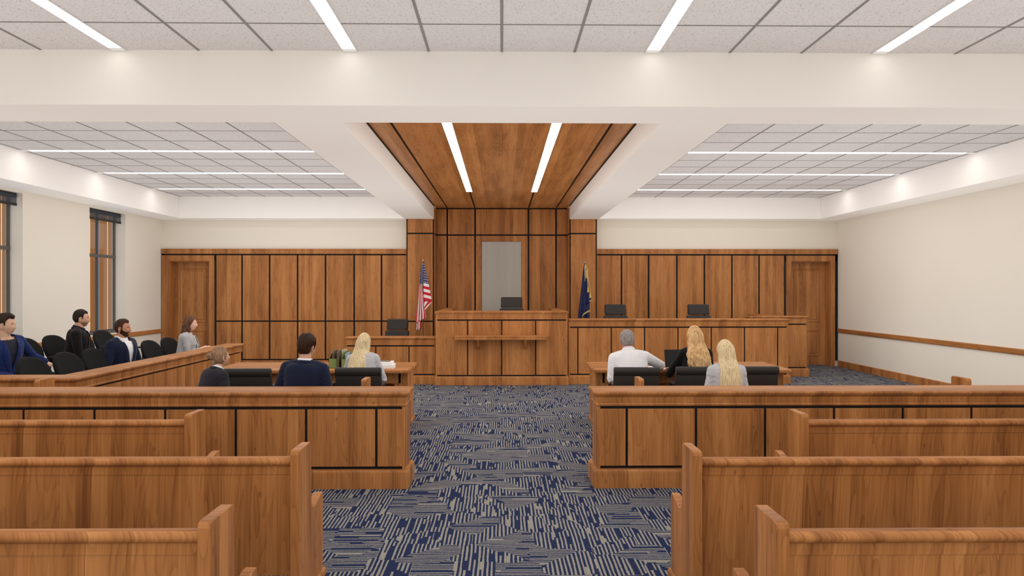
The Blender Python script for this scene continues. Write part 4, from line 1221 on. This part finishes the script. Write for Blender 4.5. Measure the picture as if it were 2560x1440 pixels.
        return grid_cloth(rows, name, mat, s.root, None, th)
    def trousers(s, mat, shoe):
        mb = MB(); s.torso(mb, .004, -.10, .06, 0.)
        for i in (0,1):
            s.limb(mb, [s.hp[i], (s.hp[i]+s.kn[i])/2, s.kn[i], s.kn[i]+(s.an[i]-s.kn[i])*.3, s.an[i]+Vector((0,0,.01))], [.092,.084,.066,.064,.055], 16)
        link(remeshed(mb, 'trousers', .012, 3), 'trousers', mat, s.root)
        for i in (0,1):
            mb = MB(); a = s.an[i]; rs = []
            for dy, w, h in ((-.075,.026,.05),(-.06,.036,.075),(0,.040,.085),(.06,.042,.062),(.13,.044,.046),(.175,.034,.036),(.19,.018,.024)):
                rs.append([(a.x+w*math.cos(t), a.y+dy, max(.0005, .0+h*(.5+.5*math.sin(t)))) for t in [2*PI*q/14 for q in range(14)]])
            mb.rings(rs).build('shoe', shoe, s.root, smooth=True)
    # --- hair
    def hairshell(s, mat, mask, off, name='hair', th=.012, seed=0, clump=.0016, fade=0.):
        P0, D = head_pts(150, 124)
        rng = np.random.RandomState(seed)
        x, y, z = P0[...,0], P0[...,1], P0[...,2]
        mk = mask(x, y, z, D)
        o = off(x, y, z, D)
        if fade:
            d = np.clip((z-mask.full(x, y))/np.where(y > .045, fade*.45, fade), 0, 1)
            o = .0008 + o*d**.75
        ang = np.arctan2(D[...,1], D[...,0])
        cl = clump*(np.clip(o/.01, 0, 1))
        o = o + cl*np.sin(ang*23+6*D[...,2]) * (np.abs(D[...,2]) < .97) + cl*np.sin(ang*41+9*D[...,2]+1.)*.6*(np.abs(D[...,2]) < .97)
        P, _ = head_pts(150, 124, off=np.where(mk, o, .002))
        mb = MB(); grid_add(mb, P, mk); mb.xf(s.HT)
        ob = mb.build(name, mat, s.root, smooth=True)
        sm = ob.modifiers.new('smooth','SMOOTH'); sm.factor = .5; sm.iterations = 4
        sd = ob.modifiers.new('thick','SOLIDIFY'); sd.thickness = th; sd.offset = -1
        return ob
    def brows(s, mat, thick=.0028):
        mb = MB()
        for e in (-1,1):
            mb.tube([(e*.013,.0865,.019),(e*.025,.0868,.0235),(e*.037,.0805,.0235),(e*.047,.0700,.019)], [thick*.9,thick,thick*.85,thick*.4], 6)
        mb.xf(s.HT); mb.build('eyebrows', mat, s.root, smooth=True)
    def longhair(s, mat, secs, name='hair_length', groove=.004, wave=0., seed=1, n=64, curl=0., grow=None, thick=.05):
        """secs: (z below the head centre, half width, y front, y back, x shift) hanging straight down, person heading of the head"""
        rng = random.Random(seed); ph = [rng.uniform(0,6.28) for _ in range(4)]
        R = s.HR.to_euler(); Rz = Matrix.Rotation(R.z,4,'Z')
        zs = np.array([q[0] for q in secs]); out = []
        m = 46
        jag = [rng.uniform(-.012,.012) for _ in range(n)]
        for j in range(m+1):
            z = zs[0]+(zs[-1]-zs[0])*j/m
            f = [np.interp(-z, -zs, [q[i] for q in secs]) for i in (1,2,3,4)]
            r = []
            depth = max(0, -z)
            if grow is not None and z < -.08:      # rest on the shoulders and back
                lean = s.lean; zl = (s.hc.z+z*s.k*.97-s.hip.z)/(s.k*math.cos(lean))
                if zl < .56:
                    rx, ry, cy = torso_at(min(.44,max(zl,-.09)), s.f)
                    yb = (s.hip.y + s.k*((cy-ry-grow)*math.cos(lean)+zl*math.sin(lean)) - s.hc.y)/(s.k*.97)
                    w_ = min(1, (.56-zl)/.10)
                    f[2] = f[2] + (min(f[2], yb-.034)-f[2])*w_
                    f[1] = f[1] + (min(f[1], f[2]+thick+.05)-f[1])*w_
            for i in range(n):
                a = 2*PI*i/n; c, sn = math.cos(a), math.sin(a)
                g = groove*min(1,.35+depth*4)*(math.sin(a*17+ph[0])+.7*math.sin(a*29+ph[1]+z*3)+.5*math.sin(a*47+ph[2]))
                if curl: g += curl*min(1,depth*5)*(math.sin(z*46+a*5+ph[3]+2*math.sin(a*3))+.6*math.sin(z*80+a*9+ph[1]))
                hw = f[0]+g; cy = (f[1]+f[2])/2; hy = (f[1]-f[2])/2+g*.8
                e = .85
                w = wave*min(1,depth*4)*math.sin(z*26+ph[2])
                zz = z + (jag[i]*min(1,j/m*1.2)**6*2.4)
                r.append(tuple(Vector((f[3]+math.copysign(abs(c)**e,c)*hw+w, cy+math.copysign(abs(sn)**e,sn)*hy, zz))))
            out.append(r)
        mb = MB().rings(out)
        mb.xf(Matrix.Translation(s.hc) @ Rz @ Matrix.Scale(s.k*.97,4))
        return mb.build(name, mat, s.root, smooth=True)

def hairline(front=.066, side=-.02, nape=-.085, temple=.035):
    def line(y):
        return np.interp(y, [-.10,-.05,-.034,-.026,.008,.013,.024,.032,.055,.10], [nape,nape,-.055,.012,.012,side,side,temple,front-.003,front])
    return line
def short_mask(**kw):
    ln = hairline(**kw)
    full = lambda x, y: ln(y) + np.where(y > .035, .012*np.exp(-((np.abs(x)-.044)/.016)**2), 0)
    f = lambda x, y, z, D: z > full(x, y)
    f.full = full
    return f
def woman_mask(front=.070):
    def f(x, y, z, D):
        line = np.interp(y, [-.10,-.03,.0,.03,.055,.075,.10], [-.11,-.11,-.05,.0,.045,front-.004,front])
        return z > line
    return f

def people():
    SK = lambda n, c: skin_mat('skin_'+n, c)
    WHITE = cloth_mat('shirt_white', (.72,.71,.72), .8, .3); SHOE = plain('shoe_black', (.01,.01,.01), .4, .5)
    DK = cloth_mat('trouser_dark', (.012,.013,.018))
    lipm = plain('lip_rose', (.40,.15,.12), .45, .4); lipw = plain('lip_pink', (.55,.18,.17), .4, .45)
    def mk(label, loc, rz, seat, skincol, **kw):
        p = Person(label, loc, rz, seat, **kw); p.skincol = skincol; return p

    # 1 young man in bright blue, far left of the jury box
    c = (.62,.41,.29); p = mk('man in a bright blue suit over a dark tee, leftmost juror', (-6.06,8.40,.115), -PI/2-.30, .465, c, k=1.03, lean=.16, roll=.05, head=(.46,.02,.0))
    p.pose([(-.36,.04,.79),(.27,.06,.62)], [(-.50,.10,.70),(.10,.30,.60)], [(-.5,.8,-.4),(-.7,.7,-.1)])
    p.body(SK('fair', c), lipm); BL = cloth_mat('suit_blue', (.012,.024,.105))
    p.garment('tee', cloth_mat('tee_dark', (.022,.022,.035)), .006, sleeves=False, flare=.0, z1=.474)
    p.garment('jacket', BL, .024, vneck=(.06,.085)); p.lapels(BL, .026, .06, .085); p.collar(BL, .077, .012, .040, 'jacket_collar', 2.3, .030); p.trousers(BL, SHOE)
    H = hair_mat('hair_dark_brown', (.007,.004,.003), (.034,.020,.012))
    p.hairshell(H, short_mask(front=.068,side=-.012,nape=-.07,temple=.040), lambda x,y,z,D: .007+.020*np.clip(z/.11,0,1)+.016*np.clip(D[...,1],0,1)*np.clip(z/.08,0,1), seed=3, fade=.045); p.brows(H)
    # 2 man in black
    c = (.60,.35,.23); p = mk('man in a black suit with short dark hair in the rear jury row', (-6.27,10.14,.115), -PI/2+.42, .465, c, k=1.03, lean=.14, roll=.03, head=(.10,.0,.0))
    p.pose([(-.24,.12,.62),(.26,.10,.62)], [(-.08,.36,.60),(.10,.38,.60)], [(.3,.8,-.3),(-.3,.8,-.3)])
    p.body(SK('warm', c), lipm); BK = cloth_mat('suit_black', (.0085,.007,.0075))
    p.garment('shirt', cloth_mat('shirt_black', (.008,.009,.016)), .008, sleeves=False, flare=0., z1=.462, neck=True); p.garment('jacket', BK, .024, vneck=(.12,.075)); p.lapels(BK, .026, .12, .075); p.collar(BK, .077, .012, .040, 'jacket_collar', 2.3, .030)
    p.collar(cloth_mat('collar_dark', (.012,.014,.024)), .067, .028, .05, gap=.5); p.trousers(BK, SHOE)
    H = hair_mat('hair_black_brown', (.005,.003,.0025), (.026,.015,.011))
    p.hairshell(H, short_mask(front=.062,side=-.012,nape=-.06,temple=.045), lambda x,y,z,D: .004+.014*np.clip((z-.01)/.08,0,1), seed=4, fade=.06, clump=.0012); p.brows(H, .0032)
    st = hair_mat('stubble', (.16,.08,.05), (.34,.19,.125), 160.)
    p.hairshell(st, lambda x,y,z,D: (z < -.05) & (y > -.005) & (z > -.125) & ~((np.abs(x) < .025) & (z > -.088) & (z < -.060) & (y > .05)), lambda x,y,z,D: .0012+0*x, 'stubble', .002, clump=.0)
    # 3 bearded man
    c = (.46,.24,.145); p = mk('bearded man in a navy suit and open white shirt in the front jury row', (-5.36,9.74,0), -PI/2-.22, .46, c, k=1.02, lean=.02, head=(.34,.0,.0))
    p.pose([(-.28,.06,.66),(.29,.02,.62)], [(-.22,.34,.62),(.16,.30,.60)], [(.2,.8,-.3),(-.4,.8,-.2)])
    p.body(SK('tan', c), lipm); NV = cloth_mat('suit_navy', (.009,.013,.033))
    p.garment('shirt', WHITE, .010, sleeves=False, flare=0., z1=.462, neck=True); p.garment('jacket', NV, .026, vneck=(.02,.088)); p.lapels(NV, .028, .02, .088); p.collar(NV, .077, .012, .040, 'jacket_collar', 2.3, .030); p.collar(WHITE, .068, .030, .050, gap=.9, drop=.045); p.trousers(NV, SHOE)
    H = hair_mat('hair_auburn', (.014,.005,.0025), (.065,.025,.013))
    p.hairshell(H, short_mask(front=.070,side=-.03,nape=-.075,temple=.045), lambda x,y,z,D: .004+.012*np.clip(z/.10,0,1)+.016*np.clip(D[...,1],0,1)*np.clip((z-.04)/.06,0,1), seed=5, fade=.045); p.brows(H, .0032)
    bl = lambda x: np.interp(np.abs(x), [0,.03,.05,.066,.076], [-.050,-.050,-.046,-.030,.004])
    p.hairshell(hair_mat('beard_brown', (.012,.005,.003), (.055,.024,.012), 120.), lambda x,y,z,D: (z < bl(x)) & (y > -.014) & (z > -.125) & ~((np.abs(x) < .021) & (z > -.083) & (z < -.064) & (y > .05)), lambda x,y,z,D: .0012+(.004+.008*np.clip((-z-.07)/.045,0,1))*np.clip((bl(x)-z)/.022,0,1), 'beard', .006, clump=.0008)
    # 4 woman in the light blazer
    c = (.72,.46,.37); p = mk('woman in a light grey blazer with wavy brown hair leaning on the jury rail', (-5.20,11.28,0), -PI/2+.20, .46, c, k=1.02, lean=.16, head=(.10,.0,.0), female=True)
    p.pose([(-.21,.15,.72),(.18,.12,.70)], [(-.10,.36,.80),(.0,.34,.81)], [(.1,1.,-.04),(-.15,1.,-.04)], curl=.25, knee=.36)
    p.body(SK('pale', c), lipw, jaw=1.1, ears=False); GR = cloth_mat('blazer_light_grey', (.40,.39,.385), .85, .45)
    p.garment('blouse', WHITE, .004, sleeves=False, flare=0., z1=.455); p.garment('jacket', GR, .018, vneck=(.14,.07), cuff=.10, flare=.12); p.lapels(GR, .020, .14, .07, .045); p.collar(GR, .077, .012, .040, 'jacket_collar', 2.3, .030); p.trousers(DK, SHOE)
    H = hair_mat('hair_brown_wavy', (.018,.008,.006), (.155,.068,.036), 60.)
    p.hairshell(H, woman_mask(.078), lambda x,y,z,D: .010+.008*np.clip(z/.1,0,1), seed=6); p.brows(H, .002)
    p.longhair(H, [(.06,.080,.03,-.105,0),(0,.088,.022,-.118,0),(-.08,.094,.015,-.128,0),(-.14,.098,.008,-.138,0),(-.20,.090,-.01,-.140,0),(-.225,.06,-.04,-.12,0)], curl=.011, groove=.005)
    # 5 woman with a bun
    c = (.60,.37,.26); p = mk('woman in a dark suit with her fair hair in a bun, seen from behind', (-2.99,6.93,0), -.62, .43, c, k=.90, lean=.34, head=(-.06,-.16,.0), female=True)
    p.pose([(-.22,.06,.60),(.22,.10,.62)], [(-.08,.30,.58),(.08,.32,.58)], knee=.36)
    p.body(SK('rose', c), lipw); CH = cloth_mat('suit_charcoal', (.020,.020,.026))
    p.garment('blouse', WHITE, .004, sleeves=False, flare=0., z1=.455); p.garment('jacket', CH, .020, vneck=(.15,.065)); p.lapels(CH, .022, .15, .065, .045); p.collar(CH, .077, .012, .040, 'jacket_collar', 2.3, .030); p.collar(WHITE, .068, .028, .045, gap=.8, drop=.04); p.trousers(CH, SHOE)
    H = hair_mat('hair_ash_brown', (.10,.055,.030), (.34,.21,.125), 80.)
    p.hairshell(H, woman_mask(.074), lambda x,y,z,D: .008+.010*np.clip(-D[...,1],0,1)+.004*np.clip(z/.1,0,1), seed=7, clump=.0012); p.brows(H, .002)
    mb = MB(); mb.ball((0,-.135,.035), .036, .030, .036, 18, 12)
    tor = [(.036*math.cos(t), -.135-.012*math.cos(2*t), .035+.036*math.sin(t)) for t in np.linspace(0, 2*PI, 22)]
    mb.tube(tor, .012, 8); mb.tube([(.022*math.cos(t), -.160, .035+.022*math.sin(t)) for t in np.linspace(.6, 6.4, 18)], .010, 8); mb.ball((0,-.108,-.045), .045, .022, .04, 14, 9)
    mb.xf(p.HT); mb.build('hair_bun', H, p.root, smooth=True)
    # 6 man in navy, back view
    c = (.52,.30,.21); p = mk('man in a navy suit with dark brown hair, seen from behind at the left table', (-2.01,6.93,0), -.10, .43, c, k=1.0, lean=.10, roll=.04, head=(-.26,.02,.0))
    p.pose([(-.31,.02,.56),(.29,.04,.56)], [(-.16,.30,.56),(.14,.30,.56)])
    p.body(SK('medium', c), lipm)
    p.garment('shirt', WHITE, .010, sleeves=False, flare=0., z1=.462, neck=True); p.garment('jacket', NV, .030, vneck=(.02,.088), sl=(.070,.066,.058,.054,.042)); p.lapels(NV, .032, .02, .088); p.collar(NV, .077, .012, .040, 'jacket_collar', 2.3, .030); p.collar(WHITE, .068, .026, .046, gap=.9, drop=.045); p.trousers(NV, SHOE)
    H = hair_mat('hair_deep_brown', (.006,.003,.0015), (.040,.016,.008))
    p.hairshell(H, short_mask(front=.070,side=-.03,nape=-.088,temple=.045), lambda x,y,z,D: .008+.026*np.clip((z-.01)/.10,0,1)+.016*np.clip(D[...,0],0,1)*np.clip(z/.06,0,1), seed=8, fade=.045); p.brows(H, .0032)
    # 7 blond woman at the left table
    c = (.68,.44,.34); SG = cloth_mat('blazer_silver', (.46,.455,.475), .8, .35)
    BLH = hair_mat('hair_pale_blond', (.36,.25,.12), (.80,.65,.40), 90., .42)
    p = mk('woman in a pale grey jacket with straight blond hair tilted over the left table', (-1.60,7.86,0), .0, .49, c, k=.92, lean=.34, roll=-.03, head=(0,-.10,.16), female=True)
    p.pose([(-.24,.17,.70),(.22,.17,.70)], [(-.10,.42,.785),(.08,.42,.785)], knee=.42)
    p.body(SK('light', c), lipw, ears=False); p.garment('jacket', SG, .020, vneck=(.2,.05)); p.garment('blouse', WHITE, .004, sleeves=False, flare=0., z1=.455); p.collar(SG, .077, .012, .040, 'jacket_collar', 2.3, .030); p.trousers(DK, SHOE)
    p.hairshell(BLH, woman_mask(.080), lambda x,y,z,D: .013+.004*np.clip(z/.1,0,1), seed=9, clump=.001); p.brows(BLH, .002)
    p.longhair(BLH, [(.075,.070,.03,-.100,.010),(.03,.090,.02,-.118,.006),(-.05,.098,.01,-.128,-.004),(-.15,.106,-.02,-.140,-.022),(-.25,.118,-.05,-.175,-.040),(-.36,.126,-.10,-.235,-.050),(-.46,.122,-.16,-.285,-.052),(-.50,.110,-.19,-.285,-.052)], groove=.0028, grow=.024)
    # 8 grey haired man in a white shirt
    c = (.58,.30,.21); p = mk('grey haired man in a white shirt leaning over the right table', (1.53,7.84,0), .02, .47, c, k=1.02, lean=.50, roll=-.07, twist=.06, head=(-.05,-.12,-.02))
    p.pose([(-.25,.12,.70),(.38,.36,.84)], [(-.20,.42,.78),(.46,.66,.785)], [(.3,.9,-.1),(.1,1.,-.1)], curl=.35)
    p.body(SK('ruddy', c), lipm); p.garment('shirt', WHITE, .022, vneck=None, z1=.485, sl=(.068,.062,.054,.048,.036), cuff=.02); p.collar(WHITE, .070, .016, .060, gap=.7, drop=.035); p.trousers(DK, SHOE)
    H = hair_mat('hair_salt_pepper', (.10,.085,.075), (.36,.32,.30), 110.)
    p.hairshell(H, short_mask(front=.070,side=-.02,nape=-.085,temple=.045), lambda x,y,z,D: .006+.012*np.clip((z+.02)/.10,0,1), seed=10, fade=.06, clump=.002); p.brows(H)
    # 9 wavy blond woman in black
    c = (.66,.42,.32); p = mk('woman in a black top with long wavy golden hair beside the laptop', (2.26,7.90,0), .03, .515, c, k=.96, lean=.18, head=(0,-.02,-.05), female=True)
    p.pose([(-.27,.22,.74),(.24,.24,.74)], [(-.17,.50,.78),(.12,.50,.78)], [(0,1.,-.05),(0,1.,-.05)], curl=.4)
    p.body(SK('light2', c), lipw, ears=False); p.garment('top', cloth_mat('top_black', (.006,.006,.006)), .016, z1=.49); p.trousers(DK, SHOE)
    GH = hair_mat('hair_golden', (.30,.15,.055), (.74,.49,.24), 55., .45)
    p.hairshell(GH, woman_mask(.080), lambda x,y,z,D: .015+.004*np.clip(z/.1,0,1), seed=11, clump=.0012); p.brows(GH, .002)
    p.longhair(GH, [(.07,.074,.03,-.104,0),(.02,.094,.02,-.122,0),(-.08,.102,.01,-.135,0),(-.17,.128,-.02,-.150,0),(-.26,.146,-.05,-.175,.004),(-.33,.142,-.08,-.190,.008),(-.38,.110,-.10,-.185,.012),(-.405,.070,-.12,-.17,.014)], groove=.003, curl=.006, wave=.003, grow=.020)
    # 10 straight blond woman at the right
    c = (.66,.42,.32); p = mk('woman in a pale grey jacket with long straight blond hair behind the right bar', (2.30,6.93,0), .05, .43, c, k=.95, lean=.16, head=(0,-.02,-.04), female=True)
    p.pose([(-.23,.05,.56),(.22,.05,.57)], [(-.10,.30,.55),(.10,.30,.55)])
    p.body(SK('light3', c), lipw, ears=False); p.garment('jacket', SG, .024, vneck=(.2,.05)); p.garment('blouse', WHITE, .004, sleeves=False, flare=0., z1=.455); p.collar(SG, .077, .012, .040, 'jacket_collar', 2.3, .030); p.trousers(DK, SHOE)
    p.hairshell(BLH, woman_mask(.080), lambda x,y,z,D: .013+.004*np.clip(z/.1,0,1), seed=12, clump=.001); p.brows(BLH, .002)
    p.longhair(BLH, [(.075,.068,.03,-.100,0),(.03,.086,.02,-.118,0),(-.05,.094,.01,-.128,0),(-.15,.104,-.02,-.140,0),(-.25,.114,-.05,-.155,.0),(-.36,.120,-.08,-.170,.0),(-.46,.118,-.10,-.175,.0),(-.55,.112,-.11,-.175,0)], groove=.0028, seed=4, grow=.028)
build_materials()
MAT['alu2'] = plain('lamp_housing_white', (.7,.7,.68), .5, .4); MAT['shade_roll'] = plain('rolled_shade', (.05,.055,.065), .8, .2)
MAT['lens'] = plain('lamp_lens_unlit', (.85,.85,.84), .4, .4)
world_and_camera()
room(); bars(); jury_rail(); pews(); tables(); benches(); chairs(); flags(); small_items()
if 'people' in globals(): people()
